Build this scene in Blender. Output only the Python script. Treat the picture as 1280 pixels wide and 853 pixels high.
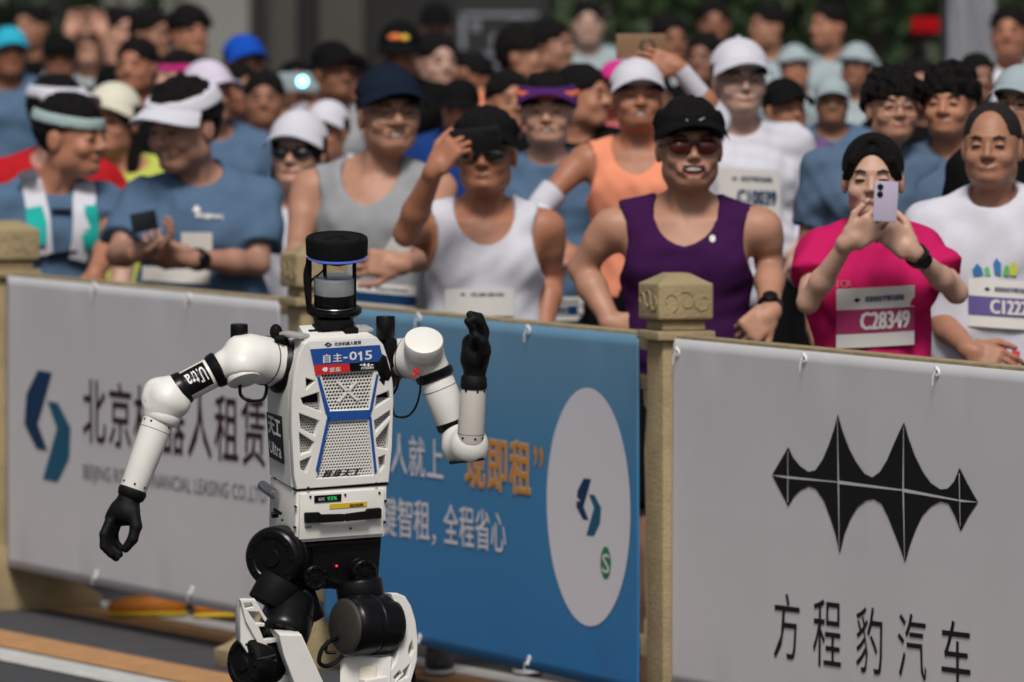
import bpy, bmesh, math, random, time
import numpy as np
from mathutils import Vector, Matrix, Euler
from mathutils.bvhtree import BVHTree
T0 = time.time()
random.seed(7)
SC = bpy.context.scene
COL = SC.collection
for o in list(bpy.data.objects):
    bpy.data.objects.remove(o)

# ------------------------------------------------------------ camera, sky, sun, exposure
FPX = 13800.0                       # focal length in photo pixels (long telephoto)
CAM_H = 2.2
HOR = -69.0                         # photo row of the horizon
PITCH = math.atan((426.5 - HOR) / FPX)
cd = bpy.data.cameras.new('camera')
cam = bpy.data.objects.new('camera', cd)
COL.objects.link(cam)
SC.camera = cam
cd.sensor_width = 36.0
cd.lens = 36.0 * FPX / 1280.0
cam.location = (0, 0, CAM_H)
cam.rotation_euler = (math.pi / 2 - PITCH, 0, 0)
cd.clip_start = 1.0
cd.clip_end = 600.0
cd.dof.use_dof = True
cd.dof.focus_distance = 26.9
cd.dof.aperture_fstop = 6.8
cd.dof.aperture_blades = 0

W = bpy.data.worlds.new('World')
SC.world = W
W.use_nodes = True
wn = W.node_tree
bg = wn.nodes['Background']
sky = wn.nodes.new('ShaderNodeTexSky')
sky.sky_type = 'NISHITA'
sky.sun_disc = False
SUN_EL, SUN_AZ = math.radians(50), math.radians(180)    # azimuth clockwise from +Y
sky.sun_elevation = SUN_EL
sky.sun_rotation = SUN_AZ
sky.air_density = 1.0
sky.dust_density = 4.0
sky.ozone_density = 1.0
hsv = wn.nodes.new('ShaderNodeHueSaturation')
hsv.inputs['Saturation'].default_value = 0.45
wn.links.new(sky.outputs[0], hsv.inputs['Color'])
wn.links.new(hsv.outputs[0], bg.inputs['Color'])
bg.inputs['Strength'].default_value = 0.065
sd = bpy.data.lights.new('sun', 'SUN')
sd.energy = 2.9
sd.angle = math.radians(16)
sd.color = (1.0, 0.95, 0.88)
sun = bpy.data.objects.new('sun', sd)
COL.objects.link(sun)
sdir = Vector((math.sin(SUN_AZ) * math.cos(SUN_EL), math.cos(SUN_AZ) * math.cos(SUN_EL), math.sin(SUN_EL)))
sun.rotation_euler = sdir.to_track_quat('Z', 'Y').to_euler()
sun.location = (0, 20, 30)
SC.view_settings.view_transform = 'Standard'
SC.view_settings.look = 'None'
SC.view_settings.gamma = 1.0
SC.view_settings.use_curve_mapping = False
SC.view_settings.exposure = 0.0
SC.cycles.max_bounces = 6

# ------------------------------------------------------------ measuring helpers (photo pixel -> place in the world)
def P(u, v, Y):
    """world point at depth Y (metres in front of the camera) seen at photo pixel (u, v)"""
    a = (426.5 - v) / FPX
    dy = math.cos(PITCH) + a * math.sin(PITCH)
    dz = -math.sin(PITCH) + a * math.cos(PITCH)
    t = Y / dy
    return Vector(((u - 640.0) / FPX * t, Y, CAM_H + dz * t))

def G(u, v, z=0.0):
    a = (426.5 - v) / FPX
    dy = math.cos(PITCH) + a * math.sin(PITCH)
    dz = -math.sin(PITCH) + a * math.cos(PITCH)
    t = (z - CAM_H) / dz
    return Vector(((u - 640.0) / FPX * t, dy * t, z))

ALPHA = math.radians(20)
F0 = Vector((0.456, 30.7, 0))                         # foot of the nearest visible post
FD = Vector((-math.sin(ALPHA), math.cos(ALPHA), 0))   # along the fence, away from the camera
FN = Vector((-math.cos(ALPHA), -math.sin(ALPHA), 0))  # across the fence, to the road side

def FP(s, h, off=0.0):
    p = F0 + FD * s + FN * off
    return Vector((p.x, p.y, h))

def fence_s(u, off=0.0):
    k = (u - 640.0) / FPX
    b = F0 + FN * off
    return (k * b.y - b.x) / (FD.x - k * FD.y)

def fence_sh(u, v, off=0.0):
    s = fence_s(u, off)
    q = FP(s, 0, off)
    return s, P(u, v, q.y).z

# ------------------------------------------------------------ materials
MATS = {}
def mat(name, col, rough=0.6, metal=0.0, spec=0.5, var=0.06, scale=30.0, bump=0.0, bscale=200.0, coat=0.0, emit=None, sss=0.0, alpha=None, sheen=0.0):
    if name in MATS:
        return MATS[name]
    m = bpy.data.materials.new(name)
    m.use_nodes = True
    nt = m.node_tree
    b = nt.nodes['Principled BSDF']
    b.inputs['Roughness'].default_value = rough
    b.inputs['Metallic'].default_value = metal
    b.inputs['Specular IOR Level'].default_value = spec
    b.inputs['Coat Weight'].default_value = coat
    if sheen:
        b.inputs['Sheen Weight'].default_value = sheen
    tc = nt.nodes.new('ShaderNodeTexCoord')
    if var > 0:
        n = nt.nodes.new('ShaderNodeTexNoise')
        n.inputs['Scale'].default_value = scale
        n.inputs['Detail'].default_value = 5
        nt.links.new(tc.outputs['Object'], n.inputs['Vector'])
        r = nt.nodes.new('ShaderNodeMapRange')
        r.inputs['To Min'].default_value = 1 - var * 2
        r.inputs['To Max'].default_value = 1 + var * 2
        nt.links.new(n.outputs['Fac'], r.inputs['Value'])
        mx = nt.nodes.new('ShaderNodeMix')
        mx.data_type = 'RGBA'
        mx.blend_type = 'MULTIPLY'
        mx.inputs[0].default_value = 1.0
        mx.inputs[6].default_value = (*col, 1)
        nt.links.new(r.outputs[0], mx.inputs[7])
        nt.links.new(mx.outputs[2], b.inputs['Base Color'])
    else:
        b.inputs['Base Color'].default_value = (*col, 1)
    if bump > 0:
        n2 = nt.nodes.new('ShaderNodeTexNoise')
        n2.inputs['Scale'].default_value = bscale
        n2.inputs['Detail'].default_value = 4
        nt.links.new(tc.outputs['Object'], n2.inputs['Vector'])
        bp = nt.nodes.new('ShaderNodeBump')
        bp.inputs['Strength'].default_value = bump
        bp.inputs['Distance'].default_value = 0.01
        nt.links.new(n2.outputs['Fac'], bp.inputs['Height'])
        nt.links.new(bp.outputs[0], b.inputs['Normal'])
    if sss:
        b.inputs['Subsurface Weight'].default_value = sss
        b.inputs['Subsurface Radius'].default_value = (0.012, 0.004, 0.002)
        b.inputs['Subsurface Scale'].default_value = 0.6
    if emit:
        b.inputs['Emission Color'].default_value = (*emit[0], 1)
        b.inputs['Emission Strength'].default_value = emit[1]
    MATS[name] = m
    return m

# ------------------------------------------------------------ things and parts
def thing(name, label, cat, loc, group=None, kind=None):
    o = bpy.data.objects.new(name, None)
    COL.objects.link(o)
    o.location = loc
    o.empty_display_size = 0.1
    o['label'] = label
    o['category'] = cat
    if group:
        o['group'] = group
    if kind:
        o['kind'] = kind
    return o

def origin_of(parent):
    p = Vector((0, 0, 0))
    while parent is not None:
        p += Vector(parent.location)
        parent = parent.parent
    return p

def raw(name, V, Fc, m, parent=None, smooth=True, sharp=None, midx=None):
    """one mesh object from world-space vertices"""
    me = bpy.data.meshes.new(name)
    org = origin_of(parent) if parent is not None else Vector((0, 0, 0))
    V = np.asarray(V, dtype=np.float32) - np.array(org, dtype=np.float32)
    if isinstance(Fc, np.ndarray) and Fc.ndim == 2:
        n, k = Fc.shape
        me.vertices.add(len(V))
        me.vertices.foreach_set('co', V.ravel())
        me.loops.add(n * k)
        me.loops.foreach_set('vertex_index', Fc.astype(np.int32).ravel())
        me.polygons.add(n)
        me.polygons.foreach_set('loop_start', np.arange(0, n * k, k, dtype=np.int32))
        me.polygons.foreach_set('loop_total', np.full(n, k, dtype=np.int32))
        me.update(calc_edges=True)
    else:
        me.from_pydata([tuple(map(float, p)) for p in V], [], [tuple(f) for f in Fc])
    ms = m if isinstance(m, (list, tuple)) else [m]
    for q in ms:
        me.materials.append(q)
    if midx is not None:
        me.polygons.foreach_set('material_index', np.asarray(midx, dtype=np.int32))
    me.polygons.foreach_set('use_smooth', np.full(len(me.polygons), smooth))
    if smooth and sharp:
        me.set_sharp_from_angle(angle=math.radians(sharp))
    me.update()
    o = bpy.data.objects.new(name, me)
    COL.objects.link(o)
    o.parent = parent
    return o

class MB:
    """collects shapes in world space, builds ONE mesh object"""
    def __init__(self):
        self.bm = bmesh.new()
        self.mi = 0
    def _tag(self, faces):
        for f in faces:
            f.material_index = self.mi
    def box(self, c, size, R=None, bevel=0.0, seg=2):
        R = R or Matrix.Identity(3)
        r = bmesh.ops.create_cube(self.bm, size=1.0)
        vs = r['verts']
        M = Matrix.Translation(Vector(c)) @ R.to_4x4() @ Matrix.Diagonal((size[0], size[1], size[2], 1))
        bmesh.ops.transform(self.bm, matrix=M, verts=vs)
        fs = set(f for v in vs for f in v.link_faces)
        if bevel > 0:
            es = set(e for v in vs for e in v.link_edges)
            r2 = bmesh.ops.bevel(self.bm, geom=list(es) + list(vs), offset=bevel, segments=seg, profile=0.6, affect='EDGES')
            fs = set(f for f in self.bm.faces if f.is_valid and f in set(r2['faces'])) | set(f for f in fs if f.is_valid)
        self._tag(fs)
        return self
    def hexa(self, pts):
        """8 corner points: 4 of one face, then the 4 opposite"""
        vs = [self.bm.verts.new(p) for p in pts]
        fs = []
        for q in ((0, 1, 2, 3), (7, 6, 5, 4), (0, 4, 5, 1), (1, 5, 6, 2), (2, 6, 7, 3), (3, 7, 4, 0)):
            fs.append(self.bm.faces.new([vs[i] for i in q]))
        self._tag(fs)
        return self
    def prism(self, poly, off, bevel=0.0):
        """poly: 3-D points of one face; off: offset vector to the opposite face"""
        off = Vector(off)
        a = [self.bm.verts.new(p) for p in poly]
        b = [self.bm.verts.new(Vector(p) + off) for p in poly]
        n = len(a)
        fs = [self.bm.faces.new(a), self.bm.faces.new(b[::-1])]
        for i in range(n):
            fs.append(self.bm.faces.new([a[i], b[i], b[(i + 1) % n], a[(i + 1) % n]][::-1]))
        self._tag(fs)
        if bevel > 0:
            es = set(e for f in fs for e in f.edges)
            r2 = bmesh.ops.bevel(self.bm, geom=list(es), offset=bevel, segments=2, profile=0.6, affect='EDGES')
            self._tag([f for f in r2['faces'] if f.is_valid])
        return self
    def lathe(self, A, B, prof, seg=28, sx=1.0, up=None):
        """prof: list of (t, r): t runs 0..1 from A to B, r in metres; sx squashes the section"""
        A, B = Vector(A), Vector(B)
        ax = B - A
        z = ax.normalized()
        h = Vector(up) if up else (Vector((0, 0, 1)) if abs(z.z) < 0.9 else Vector((1, 0, 0)))
        x = h.cross(z).normalized()
        y = z.cross(x)
        rings = []
        for t, r in prof:
            c = A + ax * t
            if r < 1e-6:
                rings.append([self.bm.verts.new(c)])
            else:
                rings.append([self.bm.verts.new(c + x * (r * sx * math.cos(2 * math.pi * i / seg)) + y * (r * math.sin(2 * math.pi * i / seg))) for i in range(seg)])
        fs = []
        for a, b in zip(rings[:-1], rings[1:]):
            for i in range(seg):
                j = (i + 1) % seg
                if len(a) == 1 and len(b) == 1:
                    continue
                if len(a) == 1:
                    fs.append(self.bm.faces.new([a[0], b[j], b[i]]))
                elif len(b) == 1:
                    fs.append(self.bm.faces.new([a[i], a[j], b[0]]))
                else:
                    fs.append(self.bm.faces.new([a[i], a[j], b[j], b[i]]))
        if len(rings[0]) > 1:
            fs.append(self.bm.faces.new(rings[0][::-1]))
        if len(rings[-1]) > 1:
            fs.append(self.bm.faces.new(rings[-1]))
        self._tag(fs)
        return self
    def cyl(self, A, B, r, seg=24, bev=0.0):
        L = (Vector(B) - Vector(A)).length
        if bev:
            t = bev / L
            return self.lathe(A, B, [(0, r - bev), (t * .3, r - bev * .3), (t, r), (1 - t, r), (1 - t * .3, r - bev * .3), (1, r - bev)], seg)
        return self.lathe(A, B, [(0, r), (1, r)], seg)
    def ball(self, c, r, R=None, seg=20):
        rr = (r, r, r) if not hasattr(r, '__len__') else r
        q = bmesh.ops.create_uvsphere(self.bm, u_segments=seg, v_segments=seg // 2, radius=1.0)
        M = Matrix.Translation(Vector(c)) @ (R.to_4x4() if R else Matrix.Identity(4)) @ Matrix.Diagonal((*rr, 1))
        bmesh.ops.transform(self.bm, matrix=M, verts=q['verts'])
        self._tag(set(f for v in q['verts'] for f in v.link_faces))
        return self
    def pipe(self, pts, r, seg=10):
        pts = [Vector(p) for p in pts]
        rr = r if hasattr(r, '__len__') else [r] * len(pts)
        rings = []
        x = None
        for i, p in enumerate(pts):
            d = (pts[min(i + 1, len(pts) - 1)] - pts[max(i - 1, 0)]).normalized()
            if x is None:
                h = Vector((0, 0, 1)) if abs(d.z) < 0.9 else Vector((1, 0, 0))
                x = h.cross(d).normalized()
            x = (x - d * x.dot(d)).normalized()
            y = d.cross(x)
            rings.append([self.bm.verts.new(p + (x * math.cos(2 * math.pi * k / seg) + y * math.sin(2 * math.pi * k / seg)) * rr[i]) for k in range(seg)])
        fs = []
        for a, b in zip(rings[:-1], rings[1:]):
            for k in range(seg):
                j = (k + 1) % seg
                fs.append(self.bm.faces.new([a[k], a[j], b[j], b[k]]))
        fs += [self.bm.faces.new(rings[0][::-1]), self.bm.faces.new(rings[-1])]
        self._tag(fs)
        return self
    def build(self, name, m, parent=None, smooth=True, sharp=35):
        bmesh.ops.recalc_face_normals(self.bm, faces=self.bm.faces)
        me = bpy.data.meshes.new(name)
        org = origin_of(parent) if parent is not None else Vector((0, 0, 0))
        bmesh.ops.translate(self.bm, vec=-org, verts=self.bm.verts)
        self.bm.to_mesh(me)
        self.bm.free()
        for q in (m if isinstance(m, (list, tuple)) else [m]):
            me.materials.append(q)
        me.polygons.foreach_set('use_smooth', np.full(len(me.polygons), smooth))
        if smooth and sharp:
            me.set_sharp_from_angle(angle=math.radians(sharp))
        o = bpy.data.objects.new(name, me)
        COL.objects.link(o)
        o.parent = parent
        return o

def spline(pts, n=8):
    """Catmull-Rom through 3-D points"""
    pts = [Vector(p) for p in pts]
    q = [pts[0] * 2 - pts[1]] + pts + [pts[-1] * 2 - pts[-2]]
    out = []
    for i in range(1, len(q) - 2):
        for k in range(n):
            t = k / n
            a, b, c, d = q[i - 1], q[i], q[i + 1], q[i + 2]
            out.append(0.5 * ((2 * b) + (c - a) * t + (2 * a - 5 * b + 4 * c - d) * t * t + (3 * b - a - 3 * c + d) * t ** 3))
    out.append(pts[-1])
    return out

def frame(o, x, y):
    """4x4 with columns x, y, x cross y and origin o"""
    x, y = Vector(x), Vector(y)
    z = x.cross(y)
    z = z.normalized()
    return Matrix(((x.x, y.x, z.x, o[0]), (x.y, y.y, z.y, o[1]), (x.z, y.z, z.z, o[2]), (0, 0, 0, 1)))

def curve_mesh(c):
    """mesh data of a curve datablock, in its own plane"""
    o = bpy.data.objects.new('tmp', c)
    COL.objects.link(o)
    bpy.context.view_layer.update()
    me = bpy.data.meshes.new_from_object(o.evaluated_get(bpy.context.evaluated_depsgraph_get()))
    bpy.data.objects.remove(o)
    n = len(me.vertices)
    V = np.empty(n * 3, dtype=np.float32)
    me.vertices.foreach_get('co', V)
    F = [tuple(p.vertices) for p in me.polygons]
    bpy.data.meshes.remove(me)
    return V.reshape(-1, 3), F

def plate(name, outer, holes, th, M, m, parent, bevel=0.0):
    """flat plate with holes: 2-D outlines filled, extruded th, placed by the matrix M (plane z=0 is its middle)"""
    c = bpy.data.curves.new('tmp', 'CURVE')
    c.dimensions = '2D'
    c.fill_mode = 'BOTH'
    c.extrude = th / 2
    c.bevel_depth = bevel
    c.bevel_resolution = 1
    c.offset = -bevel
    for pl in [outer] + list(holes):
        s = c.splines.new('POLY')
        s.points.add(len(pl) - 1)
        for k, p in enumerate(pl):
            s.points[k].co = (p[0], p[1], 0, 1)
        s.use_cyclic_u = True
    V, F = curve_mesh(c)
    bpy.data.curves.remove(c)
    Mn = np.array(M)
    V = V @ Mn[:3, :3].T + Mn[:3, 3]
    return raw(name, V, F, m, parent, smooth=True, sharp=30)

_EM = []
def text2d(body, bold=0.0, th=0.0, shear=0.0):
    """filled glyph mesh normalised to x in 0..1, y in 0..1"""
    c = bpy.data.curves.new('tmp', 'FONT')
    c.body = body
    c.shear = shear
    c.resolution_u = 2
    V, F = curve_mesh(c)
    bpy.data.curves.remove(c)
    lo, hi = V.min(0), V.max(0)
    if len(body) == 1 and 0x2E80 < ord(body) < 0xFF00:      # one Han character keeps its place in the square
        if not _EM:
            _EM.append(None)
            c = bpy.data.curves.new('tmp', 'FONT')
            c.body = '国'
            E_, _ = curve_mesh(c)
            bpy.data.curves.remove(c)
            _EM[0] = (E_.min(0), E_.max(0))
        a, b = _EM[0]
        k = .035 * (b - a)
        lo, hi = np.minimum(a - k, lo) if lo[1] < a[1] - k[1] else a - k, np.maximum(hi, b + k)
    asp = (hi[0] - lo[0]) / (hi[1] - lo[1])
    V[:, 0] = (V[:, 0] - lo[0]) / (hi[0] - lo[0])
    V[:, 1] = (V[:, 1] - lo[1]) / (hi[1] - lo[1])
    if bold > 0:      # heavier strokes: shifted copies of the outline
        n0, F0_, V0 = len(V), list(F), V.copy()
        for dx, dy in ((bold, 0), (0, bold), (bold, bold)):
            V = np.vstack([V, V0 + np.array([dx, dy, len(V) / n0], dtype=np.float32)])   # third value: layer, a hair prouder each
            F = F + [tuple(i + len(V) - n0 for i in f) for f in F0_]
    return V, F, asp

def lettering(name, body, o, x, y, m, parent, bold=0.0, shear=0.0):
    """print body in the parallelogram with corner o and edge vectors x, y"""
    V, F, _ = text2d(body, bold, 0, shear)
    o, x, y = np.array(o), np.array(x), np.array(y)
    nn = np.cross(x, y)
    nn = nn / np.linalg.norm(nn)
    W3 = o + V[:, :1] * x + V[:, 1:2] * y + V[:, 2:3] * nn * .00012
    return raw(name, W3, F, m, parent, smooth=False)

def poly_print(name, polys, fn, m, parent):
    """flat print made of 2-D polygons mapped through fn(x, y) -> world"""
    V, F = [], []
    for pl in polys:
        b = len(V)
        V += [fn(*p) for p in pl]
        F.append(tuple(range(b, b + len(pl))))
    return raw(name, V, F, m, parent, smooth=False)
# ------------------------------------------------------------ smooth solid modelling on a grid (bodies, hair, clothes, hands)
def vlen(x, y, z):
    return np.sqrt(x * x + y * y + z * z)

class Solid:
    def __init__(self, lo, hi, h, fine=(), hf=None, zlow=None):
        """grid from lo to hi with cells of h; inside the ranges of 'fine' boxes the cells are hf"""
        self.h = h
        self.ax = []
        for i in range(3):
            g, x = [float(lo[i])], float(lo[i])
            while x < hi[i]:
                st = h
                for a, b in fine:
                    if a[i] - h < x < b[i]:
                        st = hf
                if i == 2 and zlow is not None and x < zlow:
                    st = .035
                x += st
                g.append(x)
            while len(g) < 5:
                g.append(g[-1] + h)
            self.ax.append(np.array(g, dtype=np.float32))
        self.n = np.array([len(a) for a in self.ax])
        self.f = np.full(tuple(self.n), 0.5, dtype=np.float32)
    def sub(self, lo, hi, m):
        sl = []
        for i in range(3):
            a = max(0, int(np.searchsorted(self.ax[i], lo[i] - m)) - 1)
            b = min(int(self.n[i]), int(np.searchsorted(self.ax[i], hi[i] + m)) + 1)
            if b <= a:
                return None, None
            sl.append(slice(a, b))
        x = self.ax[0][sl[0]][:, None, None]
        y = self.ax[1][sl[1]][None, :, None]
        z = self.ax[2][sl[2]][None, None, :]
        return tuple(sl), (x, y, z)
    def op(self, fn, lo, hi, k=0.0, mode='+'):
        sl, c = self.sub(lo, hi, k + 2.5 * self.h)
        if sl is None:
            return self
        d = fn(*c).astype(np.float32)
        a = self.f[sl]
        if mode == '+':
            r = np.minimum(a, d)
            if k > 0:
                q = np.maximum(k - np.abs(a - d), 0)
                r = r - q * q / (4 * k)
        else:
            d = -d
            r = np.maximum(a, d)
            if k > 0:
                q = np.maximum(k - np.abs(a - d), 0)
                r = r + q * q / (4 * k)
        self.f[sl] = r
        return self
    def cap(self, A, B, ra, rb=None, k=0.0, mode='+'):
        rb = ra if rb is None else rb
        A, B = np.array(A, dtype=np.float32), np.array(B, dtype=np.float32)
        d = B - A
        L2 = float(d @ d) + 1e-12
        def fn(x, y, z):
            t = np.clip(((x - A[0]) * d[0] + (y - A[1]) * d[1] + (z - A[2]) * d[2]) / L2, 0, 1)
            return vlen(x - A[0] - t * d[0], y - A[1] - t * d[1], z - A[2] - t * d[2]) - (ra + (rb - ra) * t)
        r = max(ra, rb)
        return self.op(fn, np.minimum(A, B) - r, np.maximum(A, B) + r, k, mode)
    def ell(self, c, r, R=None, k=0.0, mode='+', grow=0.0):
        c = np.array(c, dtype=np.float32)
        r = np.array(r, dtype=np.float32) + grow
        M = np.array(R, dtype=np.float32) if R is not None else np.eye(3, dtype=np.float32)   # columns = local axes
        def fn(x, y, z):
            x, y, z = x - c[0], y - c[1], z - c[2]
            a = (x * M[0, 0] + y * M[1, 0] + z * M[2, 0]) / r[0]
            b = (x * M[0, 1] + y * M[1, 1] + z * M[2, 1]) / r[1]
            e = (x * M[0, 2] + y * M[1, 2] + z * M[2, 2]) / r[2]
            k0 = vlen(a, b, e)
            k1 = vlen(a / r[0], b / r[1], e / r[2]) + 1e-9
            return k0 * (k0 - 1) / k1
        ext = np.sqrt(((M * r) ** 2).sum(1))
        return self.op(fn, c - ext, c + ext, k, mode)
    def bx(self, c, half, R=None, rd=0.0, k=0.0, mode='+'):
        c = np.array(c, dtype=np.float32)
        hf = np.array(half, dtype=np.float32) - rd
        M = np.array(R, dtype=np.float32) if R is not None else np.eye(3, dtype=np.float32)
        def fn(x, y, z):
            x, y, z = x - c[0], y - c[1], z - c[2]
            a = np.abs(x * M[0, 0] + y * M[1, 0] + z * M[2, 0]) - hf[0]
            b = np.abs(x * M[0, 1] + y * M[1, 1] + z * M[2, 1]) - hf[1]
            e = np.abs(x * M[0, 2] + y * M[1, 2] + z * M[2, 2]) - hf[2]
            return vlen(np.maximum(a, 0), np.maximum(b, 0), np.maximum(e, 0)) + np.minimum(np.maximum(a, np.maximum(b, e)), 0) - rd
        ext = np.abs(M) @ np.array(half, dtype=np.float32)
        return self.op(fn, c - ext, c + ext, k, mode)
    def plane_cut(self, p, n):
        """remove what lies on the side n points to"""
        p, n = np.array(p, dtype=np.float32), np.array(Vector(n).normalized(), dtype=np.float32)
        x, y, z = self.ax[0][:, None, None], self.ax[1][None, :, None], self.ax[2][None, None, :]
        d = (x - p[0]) * n[0] + (y - p[1]) * n[1] + (z - p[2]) * n[2]
        self.f = np.maximum(self.f, d.astype(np.float32))
        return self
    def rough(self, amp, freq, seed=0):
        """soft folds: adds a sum of sines to the field"""
        r = np.random.RandomState(seed)
        x, y, z = self.ax[0][:, None, None], self.ax[1][None, :, None], self.ax[2][None, None, :]
        n = 0
        for i in range(5):
            d = r.normal(size=3)
            d /= np.linalg.norm(d)
            w = freq * (0.6 + 0.9 * r.rand())
            n = n + np.sin(w * (x * d[0] + y * d[1] + z * d[2]) + 6.28 * r.rand())
        n = n * (amp / 2.2) - amp * .75      # folds only stand proud
        self.f = (self.f + np.where(np.abs(self.f) < 0.05, n, 0)).astype(np.float32)
        return self
    def mesh(self):
        f = self.f
        s = f < 0
        c = s[:-1, :-1, :-1].astype(np.int8)
        tot = c.copy()
        off = [(i, j, k) for i in (0, 1) for j in (0, 1) for k in (0, 1)]
        nx, ny, nz = self.n
        for (i, j, k) in off[1:]:
            tot += s[i:nx - 1 + i, j:ny - 1 + j, k:nz - 1 + k]
        act = np.argwhere((tot > 0) & (tot < 8))
        if len(act) == 0:
            return np.zeros((0, 3)), np.zeros((0, 4), dtype=int)
        ids = np.full((nx - 1, ny - 1, nz - 1), -1, dtype=np.int32)
        ids[act[:, 0], act[:, 1], act[:, 2]] = np.arange(len(act))
        val = {o: f[act[:, 0] + o[0], act[:, 1] + o[1], act[:, 2] + o[2]] for o in off}
        acc = np.zeros((len(act), 3), dtype=np.float32)
        cnt = np.zeros(len(act), dtype=np.float32)
        for a in off:
            for axis in range(3):
                if a[axis] == 1:
                    continue
                b = list(a)
                b[axis] = 1
                va, vb = val[a], val[tuple(b)]
                cr = (va < 0) != (vb < 0)
                t = np.where(cr, va / np.where(cr, va - vb, 1), 0)
                for q in range(3):
                    acc[:, q] += np.where(cr, a[q] + (t if q == axis else 0), 0)
                cnt += cr
        acc /= cnt[:, None]
        V = np.empty((len(act), 3), dtype=np.float32)
        for q in range(3):
            a0 = self.ax[q][act[:, q]]
            V[:, q] = a0 + (self.ax[q][act[:, q] + 1] - a0) * acc[:, q]
        Fs = []
        for axis in range(3):
            o1, o2 = [(1, 2), (2, 0), (0, 1)][axis]
            sl0 = [slice(None)] * 3
            sl1 = [slice(None)] * 3
            sl0[axis] = slice(0, -1)
            sl1[axis] = slice(1, None)
            e = s[tuple(sl0)] != s[tuple(sl1)]
            I = np.argwhere(e)
            ok = (I[:, o1] > 0) & (I[:, o2] > 0) & (I[:, o1] < self.n[o1] - 1) & (I[:, o2] < self.n[o2] - 1)
            I = I[ok]
            q = []
            for d1, d2 in ((-1, -1), (0, -1), (0, 0), (-1, 0)):
                J = I.copy()
                J[:, o1] += d1
                J[:, o2] += d2
                q.append(ids[J[:, 0], J[:, 1], J[:, 2]])
            q = np.stack(q, 1)
            inside = s[I[:, 0], I[:, 1], I[:, 2]]
            q[~inside] = q[~inside][:, ::-1]
            Fs.append(q)
        F = np.vstack(Fs)
        return V, F[(F >= 0).all(1)]
    def build(self, name, m, parent=None, midx=None):
        V, F = self.mesh()
        mi = None
        if midx is not None and len(F):
            mi = midx(V[F].mean(1))
        return raw(name, V, F, m, parent, smooth=True, midx=mi)

def basis(yaw=0.0, pitch=0.0, roll=0.0):
    """yaw: turn to the viewer's right (+) ; pitch: nod down (+) ; roll: head tilts to the viewer's right (+). Local x = viewer's right, y = away, z = up"""
    return np.array(Matrix.Rotation(math.radians(yaw), 3, 'Z') @ Matrix.Rotation(math.radians(roll), 3, 'Y') @ Matrix.Rotation(math.radians(pitch), 3, 'X'))

def hand(S, Wr, fdir, back, side, curl=0.5, sc=1.0, spread=0.25, thumb=0.6, k=0.006):
    """add a hand to solid S. Wr wrist; fdir = where the fingers leave; back = direction the back of the hand faces; side=+1 thumb lies on fdir x back"""
    f = Vector(fdir).normalized()
    b = Vector(back)
    b = (b - f * b.dot(f)).normalized()
    t = f.cross(b) * side
    Wr = Vector(Wr)
    c = Wr + f * .050 * sc
    R = np.array(Matrix((t, f, b)).transposed())
    S.bx(c, (.040 * sc, .046 * sc, .0145 * sc), R, .013 * sc, k * 2)
    S.cap(Wr - f * .01 * sc, Wr + f * .02 * sc, .026 * sc, .027 * sc, k * 2)
    L = [(.031, .042, .026, .021), (.011, .046, .030, .023), (-.010, .043, .028, .022), (-.030, .034, .021, .019)]
    tips = []
    for i, (o, l1, l2, l3) in enumerate(L):
        p = Wr + f * (.090 - .004 * abs(i - 1)) * sc + t * o * sc
        a = curl * (0.9 + .12 * i)
        dirv = (f + t * spread * (.5 - i / 3) * .6).normalized()
        r = .0088 * sc * (1 if i < 3 else .88)
        pts = [p - dirv * .012 * sc]
        ang = 0
        cur = p
        for l, w in ((l1, .9), (l2, 1.15), (l3, .7)):
            ang += a * w
            dd = dirv * math.cos(ang) - b * math.sin(ang)
            nx = cur + dd * l * sc
            S.cap(cur, nx, r, r * .9, k * .5)
            cur = nx
            r *= .93
        S.cap(pts[0], p, .0095 * sc, .009 * sc, k)
        tips.append(cur)
    p = Wr + f * .028 * sc + t * .030 * sc
    d1 = (f * .75 + t * .62 - b * .35 * thumb).normalized()
    d2 = (f * .95 + t * .15 - b * .55 * thumb).normalized()
    m1 = p + d1 * .042 * sc
    m2 = m1 + d2 * .030 * sc
    m3 = m2 + (d2 - b * .2 * thumb).normalized() * .024 * sc
    S.cap(p - d1 * .012 * sc, m1, .0135 * sc, .0108 * sc, k)
    S.cap(m1, m2, .0105 * sc, .0098 * sc, k * .5)
    S.cap(m2, m3, .0096 * sc, .0082 * sc, k * .5)
    return tips
# ------------------------------------------------------------ ground and road
asphalt = mat('asphalt', (0.045, 0.045, 0.05), 0.9, var=0.25, scale=6, bump=0.6, bscale=120)
def strip(name, off_a, off_b, s0, s1, z, m):
    o = raw(name, [FP(s0, z, off_a), FP(s0, z, off_b), FP(s1, z, off_b), FP(s1, z, off_a)], [(0, 1, 2, 3)], m, smooth=False)
    o['kind'] = 'structure'
    return o
g = raw('ground', [(-400, -60, 0), (400, -60, 0), (400, 560, 0), (-400, 560, 0)], [(0, 1, 2, 3)], asphalt, smooth=False)
g['kind'] = 'structure'
def goff(u, v):
    p = G(u, v) - F0
    return p.dot(FN)
paint_w = mat('road_white', (0.50, 0.50, 0.49), 0.8, var=0.2, scale=12, bump=0.3)
paint_o = mat('road_orange', (0.42, 0.22, 0.09), 0.8, var=0.2, scale=12, bump=0.3)
kerb_m = mat('kerb_stone', (0.24, 0.24, 0.24), 0.85, var=0.15, scale=20, bump=0.3)
a = goff(100, 813); b = goff(100, 826)
strip('orange_line', goff(100, 808), goff(100, 829), -12, 40, 0.004, paint_o)
strip('white_line', goff(100, 831), goff(100, 847), -12, 40, 0.004, paint_w)
strip('orange_line', goff(200, 776), goff(200, 790), -12, 40, 0.004, paint_o)
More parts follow.
